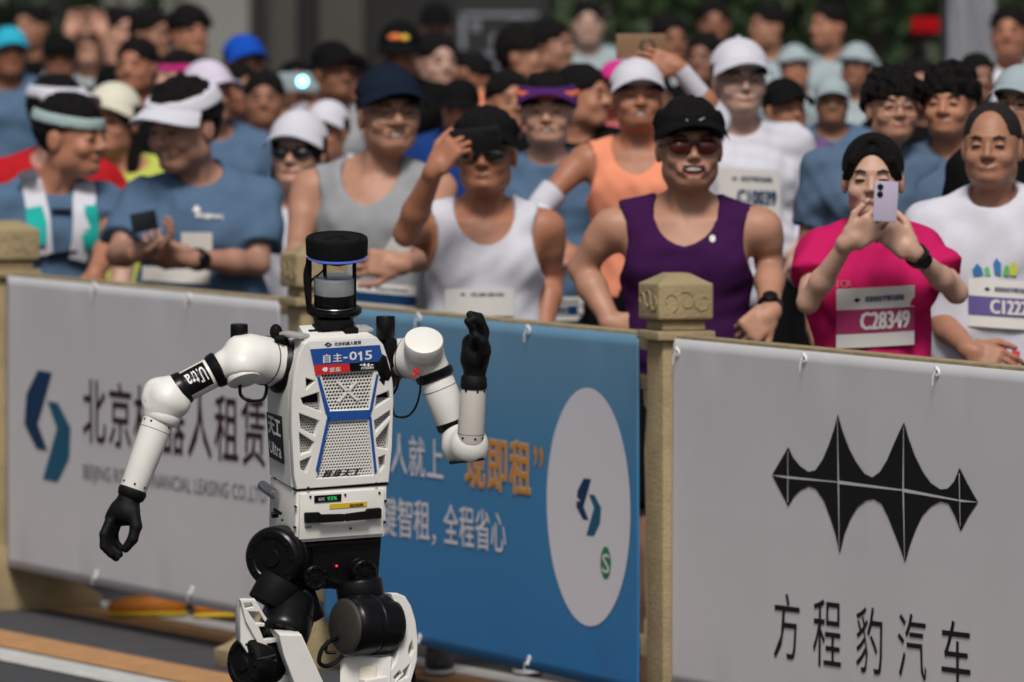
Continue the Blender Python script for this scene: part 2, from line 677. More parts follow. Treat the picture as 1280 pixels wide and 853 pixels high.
strip('far_white_line', goff(130, 752), goff(130, 762), -12, 40, 0.004, paint_w)
# low kerb strip of paler paving behind the fence
o = strip('pavement', goff(130, 735), -40, -12, 60, 0.006, mat('paving', (0.10, 0.10, 0.105), 0.85, var=0.2, scale=3, bump=0.3))

# ------------------------------------------------------------ stone fence
stone = mat('fence_stone', (0.30, 0.235, 0.13), 0.85, var=0.2, scale=9, bump=0.4, bscale=90)
Rf = Matrix.Rotation(ALPHA, 3, 'Z')      # local y runs along the fence

def carve_face(mb, c, nrm, side, w, h):
    """raised swirl relief on one face of a post cap"""
    for k in range(3):
        x0 = (-0.30 + 0.3 * k) * w
        pts = []
        for i in range(9):
            a = i / 8 * math.pi * 1.5 + k
            r = (0.17 - 0.012 * i) * w
            pts.append(c + side * (x0 + r * math.cos(a)) + Vector((0, 0, 1)) * (r * 1.1 * math.sin(a) * (1 if k % 2 else -1)) + nrm * 0.001)
        mb.pipe(pts, 0.0026, 6)

def make_post(s, label, foot=True):
    t = thing('fence_post', label, 'fence post', FP(s, 0), 'stone posts of the roadside fence')
    def box(name, z0, z1, w, bev=0.006, ww=None):
        MB().box(FP(s, (z0 + z1) / 2), (w, ww or w, z1 - z0), Rf, bev).build(name, stone, t)
    box('post_shaft', 0.0, 1.100, 0.126)
    box('cap_collar', 1.102, 1.128, 0.172, 0.006)
    box('cap_neck', 1.130, 1.156, 0.128, 0.004)
    mb = MB()
    z0, z1, w = 1.158, 1.262, 0.164
    mb.box(FP(s, (z0 + z1) / 2), (w, w, z1 - z0), Rf, 0.010, 3)
    c = [FP(s + a * w / 2 * .9, z1 - .001, b * w / 2 * .9) for a, b in ((-1, -1), (-1, 1), (1, 1), (1, -1))]
    top = [FP(s + a * w / 2 * .35, z1 + .026, b * w / 2 * .35) for a, b in ((-1, -1), (-1, 1), (1, 1), (1, -1))]
    mb.hexa(c + top)
    carve_face(mb, FP(s - w / 2, (z0 + z1) / 2), -FD, FN, w, z1 - z0)
    carve_face(mb, FP(s, (z0 + z1) / 2, w / 2), FN, FD, w, z1 - z0)
    mb.build('cap_block', stone, t, sharp=40)
    # spread foot across the fence line
    pr = [(-0.29, 0.0), (0.29, 0.0), (0.29, 0.055), (0.22, 0.08), (0.12, 0.185), (0.07, 0.215), (-0.07, 0.215), (-0.12, 0.185), (-0.22, 0.08), (-0.29, 0.055)]
    if foot: MB().prism([FP(s - 0.095, z, q) for q, z in pr], FD * 0.19, 0.006).build('foot', stone, t)
    return t
make_post(0.0, 'pale stone fence post with carved square cap between the blue banner and the emblem banner', False)
make_post(3.1, 'stone fence post with carved cap directly behind the running robot')
make_post(6.2, 'stone fence post at the left edge before the man in the hydration vest')

def make_rail(s0, s1, label):
    t = thing('fence_rail', label, 'fence rail', FP((s0 + s1) / 2, 0), 'stone rails between the fence posts')
    L = s1 - s0
    sm = (s0 + s1) / 2
    MB().box(FP(sm, 1.092), (0.058, L, 0.05), Rf, 0.006).build('top_rail', stone, t)
    MB().box(FP(sm, 0.235), (0.055, L, 0.06), Rf, 0.006).build('bottom_rail', stone, t)
    MB().box(FP(sm, 0.975), (0.045, L, 0.04), Rf, 0.006).build('middle_rail', stone, t)
    n = 12
    b0 = None
    for k in range(n):
        s = s0 + (k + .5) * L / n
        if b0 is None:
            b0 = MB().lathe(FP(s, 0.265), FP(s, 0.955), [(0, .022), (.06, .022), (.08, .014), (.25, .02), (.5, .016), (.75, .02), (.92, .014), (.94, .022), (1, .022)], 10).build('baluster', stone, t)
            first = s
        else:
            q = b0.copy()
            COL.objects.link(q)
            q.location = FD * (s - first)
            q.parent = t
make_rail(-3.0, -0.07, 'stone rail of the fence carrying the white banner with the black emblem')
make_rail(0.07, 3.03, 'stone rail of the fence carrying the blue banner')
make_rail(3.17, 6.13, 'stone rail of the fence carrying the white leasing banner')

# ------------------------------------------------------------ banners
BO = 0.036                     # banner sheet in front of the rail
def banner_grid(s0, s1, zb, zt, off, amp, seed, sag=0.0):
    """point on a softly rippled sheet"""
    rnd = random.Random(seed)
    ph = [rnd.uniform(0, 6.28) for _ in range(6)]
    def w(s, z):
        u = (s - s0) / (s1 - s0)
        v = (z - zb) / (zt - zb)
        fold = sum(math.exp(-((u - f_) / .006) ** 2) for f_ in (.25, .5, .75)) * .0007 + math.exp(-((v - .5) / .012) ** 2) * .0006
        pull = sum(math.exp(-((u - f_) / .03) ** 2 - ((v - g_) / .10) ** 2) for f_ in (.12, .42, .72, .95) for g_ in (0, 1)) * -.0035
        return fold + pull + amp * (math.sin(5.1 * u + ph[0] + 1.3 * v) + .6 * math.sin(11 * u - 2.2 * v + ph[1]) + .35 * math.sin(19 * u + 5 * v + ph[2])) * (0.25 + 0.75 * min(1, 4 * v * (1 - v) + .2))
    return w

def make_banner(name, label, s0, s1, zb, zt, m, seed, zb0=None):
    zb0 = zb if zb0 is None else zb0
    t = thing(name, label, 'banner', FP((s0 + s1) / 2, zb, BO), 'banners hung on the fence')
    w = banner_grid(s0, s1, zb, zt, BO, 0.0022, seed)
    V, F = [], []
    NX, NZ = 110, 30
    for layer in (0.0, -0.0012):
        for j in range(NZ + 1):
            for i in range(NX + 1):
                s = s0 + (s1 - s0) * i / NX
                zq = zb0 + (zb - zb0) * i / NX
                z = zq + (zt - zq) * j / NZ
                V.append(FP(s, z, BO + w(s, z) + layer))
    n1 = (NX + 1) * (NZ + 1)
    for j in range(NZ):
        for i in range(NX):
            a = j * (NX + 1) + i
            F.append((a, a + NX + 1, a + NX + 2, a + 1))
            F.append((n1 + a, n1 + a + 1, n1 + a + NX + 2, n1 + a + NX + 1))
    for i in range(NX):
        F.append((i, i + 1, n1 + i + 1, n1 + i))
        a = NZ * (NX + 1) + i
        F.append((a + 1, a, n1 + a, n1 + a + 1))
    for j in range(NZ):
        a = j * (NX + 1)
        F.append((a + NX + 1, a, n1 + a, n1 + a + NX + 1))
        a += NX
        F.append((a, a + NX + 1, n1 + a + NX + 1, n1 + a))
    raw('sheet', V, F, m, t)
    return t, (lambda s, z, lift=0.0015: FP(s, z, BO + w(s, z) + lift + .0005))

vinyl_w = mat('vinyl_white', (0.60, 0.595, 0.625), 0.6, spec=0.2, var=0.02, scale=4, bump=0.05, bscale=400)
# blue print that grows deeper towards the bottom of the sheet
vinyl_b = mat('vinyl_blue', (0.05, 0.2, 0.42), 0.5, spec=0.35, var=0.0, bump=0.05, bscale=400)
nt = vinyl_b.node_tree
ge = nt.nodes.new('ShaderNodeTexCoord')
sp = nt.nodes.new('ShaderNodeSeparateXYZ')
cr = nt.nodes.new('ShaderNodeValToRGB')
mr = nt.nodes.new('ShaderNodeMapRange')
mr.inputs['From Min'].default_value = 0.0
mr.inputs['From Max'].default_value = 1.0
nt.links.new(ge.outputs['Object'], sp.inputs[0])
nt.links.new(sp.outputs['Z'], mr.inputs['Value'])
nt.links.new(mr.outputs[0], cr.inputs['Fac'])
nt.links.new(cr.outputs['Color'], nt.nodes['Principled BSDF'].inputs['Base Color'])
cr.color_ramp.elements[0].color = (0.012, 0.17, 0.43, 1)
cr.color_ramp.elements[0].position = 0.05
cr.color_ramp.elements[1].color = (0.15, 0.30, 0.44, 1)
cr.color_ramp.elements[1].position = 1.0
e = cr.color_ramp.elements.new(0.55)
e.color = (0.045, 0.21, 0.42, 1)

ZT, ZB = 1.108, 0.145
sA = fence_s(838, BO)
sB1, sB0 = fence_s(404, BO), fence_s(798, BO)
sC0 = fence_s(350, BO)
Z_of = lambda u, v: fence_sh(u, v, BO)

b1, map1 = make_banner('leasing_banner', 'white banner with maroon Chinese lettering and blue hexagon logo at the left', sC0, 6.11, ZB, ZT, vinyl_w, 3, 0.12)
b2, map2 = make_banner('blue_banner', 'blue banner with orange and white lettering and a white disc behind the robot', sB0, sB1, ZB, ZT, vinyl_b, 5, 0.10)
b3, map3 = make_banner('emblem_banner', 'white banner with black spiky emblem over five Chinese characters at the right', sA, -3.0, ZB, ZT, vinyl_w, 9)

ink_maroon = mat('ink_maroon', (0.035, 0.008, 0.02), 0.5, spec=0.1, var=0)
ink_grey = mat('ink_grey', (0.17, 0.15, 0.19), 0.5, spec=0.1, var=0)
ink_black = mat('ink_black', (0.006, 0.006, 0.008), 0.45, spec=0.1, var=0)
ink_white = mat('ink_white', (0.66, 0.65, 0.70), 0.5, spec=0.1, var=0)
ink_orange = mat('ink_orange', (0.60, 0.25, 0.035), 0.5, spec=0.1, var=0)
ink_cream = mat('ink_cream', (0.55, 0.42, 0.34), 0.5, spec=0.1, var=0)
ink_green = mat('ink_green', (0.02, 0.20, 0.07), 0.5, spec=0.1, var=0)
ink_navy = mat('ink_navy', (0.006, 0.035, 0.10), 0.45, spec=0.1, var=0)
ink_teal = mat('ink_teal', (0.012, 0.10, 0.18), 0.45, spec=0.1, var=0)

def print_text(body, mp, quad, m, parent, bold=0.0, lift=0.0016, shear=0.0, name='lettering', gap=None):
    """quad = photo pixels of the left-bottom, right-bottom and left-top corner of the words"""
    (ua, va), (ub, vb), (uc, vc) = quad
    s0, z0 = Z_of(ua, va)
    s1, z1 = Z_of(ub, vb)
    _, z2 = Z_of(uc, vc)
    if gap is not None:      # letters one by one, evenly pitched
        n = len(body)
        for k, ch in enumerate(body):
            f0, f1 = k / n, (k + gap) / n
            V, F, _ = text2d(ch, bold, 0, shear)
            W3 = [mp(s0 + (s1 - s0) * (f0 + (f1 - f0) * x), z0 + (z1 - z0) * (f0 + (f1 - f0) * x) + (z2 - z0) * y, lift + q_ * .0002) for x, y, q_ in V]
            raw('character', W3, F, m, parent, smooth=False)
        return
    V, F, _ = text2d(body, bold, 0, shear)
    W3 = [mp(s0 + (s1 - s0) * x, z0 + (z1 - z0) * x + (z2 - z0) * y, lift + q_ * .0002) for x, y, q_ in V]
    raw(name, W3, F, m, parent, smooth=False)

def hex_logo(parent, mp, quad, ma, mb_):
    """two interlocked bent bars; quad maps the unit square"""
    (ua, va), (ub, vb), (uc, vc) = quad
    s0, z0 = Z_of(ua, va)
    s1, z1 = Z_of(ub, vb)
    _, z2 = Z_of(uc, vc)
    fn = lambda x, y: mp(s0 + (s1 - s0) * x, z0 + (z1 - z0) * x + (z2 - z0) * y, 0.0016)
    L = [(.29, 1), (.60, 1), (.44, .74), (.29, .5), (.50, .27), (.27, .27), (0, .48), (.04, .76)]
    quads = lambda p: [[p[0], p[7], p[2], p[1]], [p[7], p[6], p[3], p[2]], [p[6], p[5], p[4], p[3]]]
    for nm, q, m_ in (('logo_bar', L, ma), ('logo_bar', [(1 - x, 1 - y) for x, y in L], mb_)):
        V, F = [], []
        for pl in quads(q):
            b0 = len(V)
            V += [fn(*p) for p in pl]
            F.append((b0, b0 + 1, b0 + 2, b0 + 3))
        raw(nm, V, F, m_, parent, smooth=False)

# left banner
hex_logo(b1, map1, ((31, 594), (88, 606), (31, 460)), ink_navy, ink_teal)
print_text('北京机器人租赁', map1, ((104, 556), (338, 588), (104, 474)), ink_maroon, b1, bold=0.012, gap=0.86)
print_text('BEIJING ROBOT FINANCIAL LEASING CO.,LTD', map1, ((103, 604), (334, 635), (103, 580)), ink_grey, b1, bold=0.0)
# blue banner
print_text('机器人就上', map2, ((446, 586), (558, 604), (446, 535)), ink_white, b2, bold=0.02, gap=0.88)
print_text('“', map2, ((562, 560), (572, 562), (562, 535)), ink_orange, b2, bold=0.03)
for lift, mm, bo in ((0.0014, ink_cream, 0.06), (0.0022, ink_orange, 0.02)):
    print_text('现即租', map2, ((583, 612), (668, 624), (583, 545)), mm, b2, bold=bo, gap=0.86, lift=lift)
print_text('”', map2, ((669, 584), (680, 586), (669, 558)), ink_orange, b2, bold=0.03)
print_text('一键智租', map2, ((459, 668), (540, 679), (459, 618)), ink_white, b2, bold=0.02, gap=0.9)
print_text('，', map2, ((541, 682), (546, 683), (541, 668)), ink_white, b2, bold=0.02)
print_text('全程省心', map2, ((556, 682), (636, 695), (556, 630)), ink_white, b2, bold=0.02, gap=0.9)
# white disc with the leasing logo and small green emblem (the square code round it is left out)
sc, zc = Z_of(736, 634)
sa_, _ = Z_of(684, 634)
sb_, _ = Z_of(788, 634)
_, zt_ = Z_of(736, 485)
_, zb_ = Z_of(736, 783)
rs, rz = abs(sa_ - sb_) / 2, (zt_ - zb_) / 2
N = 64
disc = [map2((sa_ + sb_) / 2, (zt_ + zb_) / 2, 0.0012)]
rings = [0.33, 0.66, 1.0]
F = []
for r in rings:
    for k in range(N):
        a = 2 * math.pi * k / N
        disc.append(map2((sa_ + sb_) / 2 + rs * r * math.cos(a), (zt_ + zb_) / 2 + rz * r * math.sin(a), 0.0012))
for k in range(N):
    j = (k + 1) % N
    F.append((0, 1 + k, 1 + j))
    for q in range(2):
        F.append((1 + q * N + k, 1 + (q + 1) * N + k, 1 + (q + 1) * N + j, 1 + q * N + j))
raw('disc', disc, F, ink_white, b2, smooth=True)
hex_logo(b2, map2, ((720, 668), (751, 672), (720, 597)), ink_navy, ink_teal)
sg, zg = Z_of(757, 704)
gd = [[(math.cos(2 * math.pi * k / 24), math.sin(2 * math.pi * k / 24)) for k in range(24)]]
poly_print('green_emblem', gd, lambda x, y: map2(sg + .042 * x, zg + .047 * y, 0.0018), ink_green, b2)
print_text('S', map2, ((753, 716), (762, 718), (753, 692)), ink_white, b2, bold=0.03, lift=0.0026)

# right banner: emblem of four spikes with bright cross lines
def E2(u, v):
    return Z_of(u, v)
def spike(lft, top, rgt, bot, cl, cr_):
    pass
# outline of the emblem in photo pixels, upper edge then lower edge
import itertools
up_ = [(965, 594), (985, 559), (991, 572), (1000, 583), (1010, 590), (1019, 588), (1028, 575), (1036, 557), (1043, 537), (1048, 518),
       (1054, 539), (1062, 560), (1071, 577), (1082, 592), (1092, 597), (1102, 590), (1111, 575), (1119, 556), (1126, 540), (1132, 528),
       (1138, 548), (1146, 570), (1156, 590), (1166, 604), (1178, 612), (1187, 611), (1195, 602), (1202, 585), (1212, 605), (1225, 628)]
lo_ = [(965, 594), (985, 633), (992, 621), (1000, 613), (1011, 608), (1020, 612), (1030, 627), (1038, 648), (1045, 669), (1050, 692),
       (1056, 668), (1064, 648), (1073, 634), (1084, 626), (1094, 624), (1104, 630), (1113, 648), (1121, 668), (1128, 686), (1134, 703),
       (1140, 682), (1147, 662), (1155, 645), (1166, 633), (1178, 627), (1188, 630), (1196, 645), (1203, 664), (1213, 645), (1225, 628)]
V, F = [], []
for (a, b_) in zip(up_, lo_):
    for q in (a, ((a[0] + b_[0]) / 2, (a[1] + b_[1]) / 2), b_):
        s_, z_ = Z_of(*q)
        V.append(map3(s_, z_, 0.0016))
for k in range(len(up_) - 1):
    a = 3 * k
    F += [(a, a + 1, a + 4, a + 3), (a + 1, a + 2, a + 5, a + 4)]
raw('emblem', V, F, ink_black, b3, smooth=False)
def line_print(p, q, w0, w1):
    s0, z0 = Z_of(*p)
    s1, z1 = Z_of(*q)
    d = Vector((s1 - s0, z1 - z0)).normalized()
    n = Vector((-d.y, d.x))
    n.x *= 2.2
    pts = []
    for t in np.linspace(0, 1, 7):
        ww = w0 + (w1 - w0) * t
        pts.append((s0 + (s1 - s0) * t, z0 + (z1 - z0) * t, ww))
    V = []
    F = []
    for s_, z_, ww in pts:
        V += [map3(s_ + n.x * ww, z_ + n.y * ww, 0.0026), map3(s_ - n.x * ww, z_ - n.y * ww, 0.0026)]
    for k in range(6):
        F.append((2 * k, 2 * k + 1, 2 * k + 3, 2 * k + 2))
    raw('emblem_line', V, F, vinyl_w, b3, smooth=False)
line_print((965, 594), (985, 597), 0.0005, 0.003)
line_print((985, 597), (1049, 603), 0.003, 0.0012)
line_print((1049, 603), (1132, 613), 0.0045, 0.0018)
line_print((1132, 613), (1203, 626), 0.0045, 0.0018)
line_print((1203, 626), (1224, 628), 0.003, 0.0005)
line_print((985, 564), (985, 628), 0.0006, 0.0014)
line_print((1048, 524), (1049, 603), 0.0006, 0.0022)
line_print((1049, 603), (1050, 686), 0.0022, 0.0006)
line_print((1132, 534), (1132, 613), 0.0006, 0.0022)
line_print((1132, 613), (1134, 698), 0.0022, 0.0006)
line_print((1202, 592), (1203, 658), 0.0014, 0.0008)
for ch, u0, u1, va, vb in (('方', 968, 1000, 825, 740), ('程', 1018, 1052, 835, 748), ('豹', 1072, 1105, 843, 757), ('汽', 1125, 1160, 850, 765), ('车', 1179, 1215, 859, 774)):
    print_text(ch, map3, ((u0, va), (u1, va + (u1 - u0) * .14), (u0, vb)), ink_black, b3, bold=-0.004, name='character')

# eyelets with cable ties along the banner edges
tie = mat('tie_white', (0.75, 0.75, 0.78), 0.4, var=0)
def ties(parent, mp, spots):
    for u, v, top in spots:
        s, z = Z_of(u, v)
        c = mp(s, z, 0.002)
        mb = MB()
        n = 14
        mb.pipe([c + FD * (.009 * math.cos(2 * math.pi * k / n)) + Vector((0, 0, .009 * math.sin(2 * math.pi * k / n))) for k in range(n + 1)], 0.0028, 6)
        mb.box(c + FN * .004 + Vector((0, 0, .012 * top)), (.008, .010, .010), Rf, .002)
        mb.pipe([c + FN * .004 + Vector((0, 0, .010 * top)), c + FN * .012 + FD * .004 + Vector((0, 0, -.012)), c + FN * .010 + FD * .010 + Vector((0, 0, -.034))], 0.0018, 5)
        mb.build('cable_tie', tie, parent)
ties(b1, map1, [(120, 359, 1), (237, 372, 1), (120, 717, -1), (240, 737, -1)])
ties(b2, map2, [(525, 398, 1), (662, 413, 1), (525, 797, -1), (662, 824, -1)])
ties(b3, map3, [(848, 441, 1), (1007, 449, 1), (1174, 466, 1)])
# ------------------------------------------------------------ the running robot
RD = 26.0
ROB = thing('humanoid_robot', 'white and black humanoid robot running in front of the banners with one arm raised', 'robot', (P(425, 700, RD).x, RD + .1, 0))
r_white = mat('robot_white', (0.71, 0.70, 0.67), 0.38, spec=0.5, var=0.05, scale=16, bump=0.04, bscale=150)
r_edge = mat('robot_grey', (0.35, 0.345, 0.33), 0.5, var=0.04)
r_black = mat('robot_black', (0.0035, 0.0035, 0.0045), 0.30, spec=0.22, var=0.1, coat=0.05)
r_matt = mat('robot_matt_black', (0.006, 0.006, 0.0065), 0.6, spec=0.08, var=0.2, scale=60, bump=0.1)
r_blue = mat('robot_blue', (0.012, 0.07, 0.30), 0.35, spec=0.5, var=0.02)
r_metal = mat('robot_metal', (0.35, 0.35, 0.36), 0.3, metal=0.9, var=0.05)
r_glass = mat('sensor_glass', (0.22, 0.24, 0.25), 0.15, spec=0.7, var=0.1, scale=40, coat=0.6)
r_red = mat('robot_red', (0.55, 0.02, 0.02), 0.45, var=0.03)
r_yellow = mat('robot_yellow', (0.62, 0.42, 0.02), 0.5, var=0.03)
pr_white = mat('print_white', (0.75, 0.75, 0.75), 0.5, var=0)
pr_black = mat('print_black', (0.01, 0.01, 0.01), 0.5, var=0)
pr_green = mat('display_green', (0.02, 0.3, 0.08), 0.4, var=0, emit=((0.05, 0.6, 0.2), 0.5))
glove = mat('glove_black', (0.005, 0.005, 0.006), 0.55, spec=0.16, var=0.15, bump=0.25, bscale=350)

TR = Matrix.Rotation(math.radians(19), 3, 'Z') @ Matrix.Rotation(math.radians(-2.6), 3, 'Y') @ Matrix.Rotation(math.radians(7.5), 3, 'X')
TRX, TRB, TRU = TR.col[0].copy(), TR.col[1].copy(), TR.col[2].copy()
TOR = P(428, 530, RD)
CAMP = Vector((0, 0, CAM_H))
def on_plane(u, v, p0, n):
    d = P(u, v, 10.0) - CAMP
    t = (p0 - CAMP).dot(n) / d.dot(n)
    return CAMP + d * t
def TW(x, b, z):
    return TOR + TRX * x + TRB * b + TRU * z
def FL(u, v, b=0.0):
    """photo pixel -> (x, z) on the torso plane b metres behind the front"""
    q = on_plane(u, v, TOR + TRB * b, TRB) - TOR
    return q.dot(TRX), q.dot(TRU)
def FW(u, v, b=0.0):
    x, z = FL(u, v, 0)
    return TW(x, b, z)
def fr(b):
    # plate frame: plate x -> TRX, plate y -> TRU, plate z -> -TRB
    p = TW(0, b, 0)
    return Matrix(((TRX.x, TRU.x, -TRB.x, p.x), (TRX.y, TRU.y, -TRB.y, p.y), (TRX.z, TRU.z, -TRB.z, p.z), (0, 0, 0, 1)))
def RP(u, v, d=0.0):
    return P(u, v, RD + d)
PX = RD / FPX      # metres per photo pixel at the robot

outer = [FL(*p) for p in ((386, 427), (471, 422), (479, 431), (487, 455), (491, 478), (492, 500), (490, 560), (486, 603), (371, 612), (368, 596), (365, 540), (365, 500), (368, 470), (374, 445), (380, 430))]
holesL = [[(382.4, 473), (394, 476.5), (383, 487)],
          [(376, 498), (399, 490.5), (401.5, 515), (379, 506)],
          [(374, 517), (399, 526), (394, 545), (376, 536)],
          [(374, 541), (393, 553), (388, 565), (376, 569)],
          [(375, 577), (389, 571), (383, 591), (376, 587)]]
holesR = [[(474, 475), (481, 467), (482, 485)],
          [(471, 495), (486, 489), (488, 498), (469, 510)],
          [(468, 526), (488, 513), (488, 521), (469.5, 541)],
          [(470, 549), (487, 528), (484.5, 562), (471.5, 560)],
          [(473, 572), (481.5, 569), (481, 582), (475, 590)]]
openU = [(402, 467), (467, 464), (461, 512), (412, 514)]
openL = [(411, 527), (459.5, 525), (466, 594), (396, 598)]
holes = [[FL(*p) for p in h] for h in holesL + holesR + [openU, openL]]
FT = 0.026
plate('front_frame', outer, holes, FT - .004, fr(FT / 2), r_white, ROB, bevel=0.002)
# body shell behind the frame
lv = [(427, 386, 471, .12), (445, 376, 484, .155), (470, 368, 490, .185), (500, 365, 492, .20), (560, 366, 489, .205), (611, 369, 486, .205)]
mb = MB()
ringsv = []
for v, ul, ur, dep in lv:
    (xl, zl), (xr, zr) = FL(ul, v), FL(ur, v - 6)
    z = (zl + zr) / 2
    c = .012
    pts = [(xl, FT + .002), (xr, FT + .002), (xr, dep - c), (xr - c, dep), (xl + c, dep), (xl, dep - c)]
    ringsv.append([mb.bm.verts.new(TW(x, b, z)) for x, b in pts])
for a, b in zip(ringsv[:-1], ringsv[1:]):
    for i in range(6):
        j = (i + 1) % 6
        mb.bm.faces.new([a[i], a[j], b[j], b[i]])
mb.bm.faces.new(ringsv[0])
mb.bm.faces.new(ringsv[-1])
shell = mb.build('torso_shell', r_white, ROB, sharp=25)

def perforated(name, px, b, pitch, hole, m, th=0.0015):
    """panel of square cells, each with a diamond hole"""
    poly = [FL(*p) for p in px]
    xs, zs = [p[0] for p in poly], [p[1] for p in poly]
    def inside(x, z):
        c = False
        for i in range(len(poly)):
            (x1, z1), (x2, z2) = poly[i - 1], poly[i]
            if (z1 > z) != (z2 > z) and x < (x2 - x1) * (z - z1) / (z2 - z1) + x1:
                c = not c
        return c
    V, F = [], []
    for iz in range(int((max(zs) - min(zs)) / pitch) + 1):
        for ix in range(int((max(xs) - min(xs)) / pitch) + 2):
            x = min(xs) + pitch * (ix + .5 * (iz % 2))
            z = min(zs) + pitch * (iz + .5)
            if not inside(x, z):
                continue
            h = pitch / 2
            n = len(V)
            V += [TW(x + sx * h, b, z + sz * h) for sx, sz in ((-1, -1), (1, -1), (1, 1), (-1, 1))]
            q = hole * pitch / 2
            V += [TW(x + dx * q, b, z + dz * q) for dx, dz in ((0, -1), (1, 0), (0, 1), (-1, 0))]
            V += [TW(x + dx * q, b + th * 2, z + dz * q) for dx, dz in ((0, -1), (1, 0), (0, 1), (-1, 0))]
            F += [(n, n + 1, n + 4), (n + 1, n + 5, n + 4), (n + 1, n + 2, n + 5), (n + 2, n + 6, n + 5),
                  (n + 2, n + 3, n + 6), (n + 3, n + 7, n + 6), (n + 3, n, n + 7), (n, n + 4, n + 7)]
            for i in range(4):
                j = (i + 1) % 4
                F.append((n + 4 + i, n + 4 + j, n + 8 + j, n + 8 + i))
    o = raw(name, V, F, m, ROB, smooth=False)
    return o
for px_, bb in ((openU, .006), (openL, .004)):
    pass
MB().hexa([FW(398, 462, .0195), FW(470, 460, .0195), FW(470, 602, .0195), FW(392, 604, .0195), FW(398, 462, .0225), FW(470, 460, .0225), FW(470, 602, .0225), FW(392, 604, .0225)]).build('dark_backing', r_matt, ROB)
perforated('upper_mesh', [(398, 463), (470, 461), (465, 515), (408, 517)], .006, .0080, .98, r_white)
perforated('lower_mesh', [(407, 524), (463, 522), (470, 598), (392, 601)], .004, .0070, .86, r_white)
perforated('side_mesh', [(372, 505), (402, 505), (402, 595), (372, 595)], .017, .0062, .85, r_edge)
perforated('side_mesh', [(467, 500), (490, 500), (488, 592), (467, 592)], .017, .0062, .85, r_edge)
mb = MB()
mb.hexa([FW(372, 465, .0205), FW(404, 465, .0205), FW(404, 597, .0205), FW(372, 597, .0205), FW(372, 465, .0235), FW(404, 465, .0235), FW(404, 597, .0235), FW(372, 597, .0235)])
mb.hexa([FW(466, 462, .0205), FW(490, 462, .0205), FW(487, 592, .0205), FW(466, 592, .0205), FW(466, 462, .0235), FW(490, 462, .0235), FW(487, 592, .0235), FW(466, 592, .0235)])
mb.build('inner_panel', r_matt, ROB)
# white cross emblem on the upper mesh
mb = MB()
for a, b_ in (((423, 478), (434, 489)), ((447, 477), (437, 489)), ((424, 503), (434, 491)), ((448, 501), (437, 491))):
    d = FW(*b_, .003) - FW(*a, .003)
    n = TRB.cross(d).normalized() * .0028
    mb.prism([FW(*a, .003) - n, FW(*a, .003) + n, FW(*b_, .003) + n, FW(*b_, .003) - n], TRB * .004)
mb.build('chest_emblem', r_white, ROB, smooth=False)
mb = MB()
for a, b_ in (((428, 475), (443, 474)), ((430, 505), (443, 504))):
    pass
# blue trim
def slab(mb, pxs, b0, b1):
    pts = [FW(*p, b0) for p in pxs]
    mb.prism(pts, TRB * (b1 - b0))
mb = MB()
for q in ([(396, 471), (399.5, 471), (412, 514), (407, 518)], [(407.5, 514.6), (465, 512.2), (462, 523.8), (409.5, 526.6)],
          [(409, 521), (412.5, 521), (397.5, 592), (394.5, 588)], [(470.5, 468), (473, 468), (465.4, 512), (461, 516)], [(460.5, 521), (464, 521), (471, 590), (468, 592)]):
    slab(mb, q, -.0022, .001)
mb.build('blue_trim', r_blue, ROB, smooth=False)
# placards
MB().prism([FW(*p, -.0012) for p in ((385.5, 427.2), (471.5, 422.2), (474.5, 431.2), (387.5, 436.6))], TRB * .002).build('sponsor_strip', pr_white, ROB, smooth=False)
MB().prism([FW(*p, -.0028) for p in ((387.5, 437), (474.5, 431.5), (479.2, 451.6), (391.5, 456.2))], TRB * .0024).build('number_placard', r_blue, ROB, smooth=False)
MB().prism([FW(*p, -.0030) for p in ((391.7, 456.6), (436.3, 454.2), (437.3, 464.6), (394, 469))], TRB * .0026).build('red_placard', r_red, ROB, smooth=False)
MB().prism([FW(*p, -.0030) for p in ((436.6, 454.2), (479.4, 452), (480.3, 461.8), (437.6, 464.6))], TRB * .0026).build('black_placard', r_black, ROB, smooth=False)
def ftext(body, a, b_, c, m, bias=-.0040, bold=0.0, shear=0.0, name='lettering'):
    o = FW(*a, bias)
    lettering(name, body, o, FW(*b_, bias) - o, FW(*c, bias) - o, m, ROB, bold, shear)
for ch, ua, ub, va, vb in (('自', 402, 413, 454.3, 443.2), ('主', 415.5, 426.5, 453, 442.2), ('-', 428.5, 433.5, 448, 446.3), ('0', 436, 445, 450.5, 440), ('5', 455.5, 464, 449.8, 438.8)):
    ftext(ch, (ua, va), (ub, va - (ub - ua) * .06), (ua, vb), pr_white, bold=.05 if ch in '05' else .03, name='character')
MB().prism([FW(*p, -.0046) for p in ((449.6, 450.6), (452.0, 450.4), (451.4, 439.3), (449.6, 439.4), (446.9, 441.8), (447.2, 443.8), (449.2, 442.6))], TRB * .0006).build('character', pr_white, ROB, smooth=False)
ftext('北京机器人租赁', (417.5, 432.6), (451, 430.5), (417.5, 428), pr_black, -.0016, .012)
mb = MB()
for q in ([(405, 431), (409, 428), (412, 428.5), (408.5, 431), (410, 433.3)], [(415, 430.5), (411.4, 433.4), (408, 433.3), (412, 430.8), (410.5, 428.3)]):
    mb.prism([FW(*p, -.0024) for p in q], TRB * .001)
mb.build('sponsor_logo', ink_navy, ROB, smooth=False)
ftext('京东', (411, 465.3), (425, 464.4), (411, 459.5), pr_white, bold=.03)
MB().prism([FW(*p, -.0038) for p in ((402, 462), (405, 459), (409, 459.5), (408.5, 463.5), (405, 464.8))], TRB * .0006).build('sponsor_logo', pr_white, ROB, smooth=False)
ftext('方程豹', (450, 461.8), (466, 461), (450, 458.4), pr_white, bold=.02)
mb = MB()
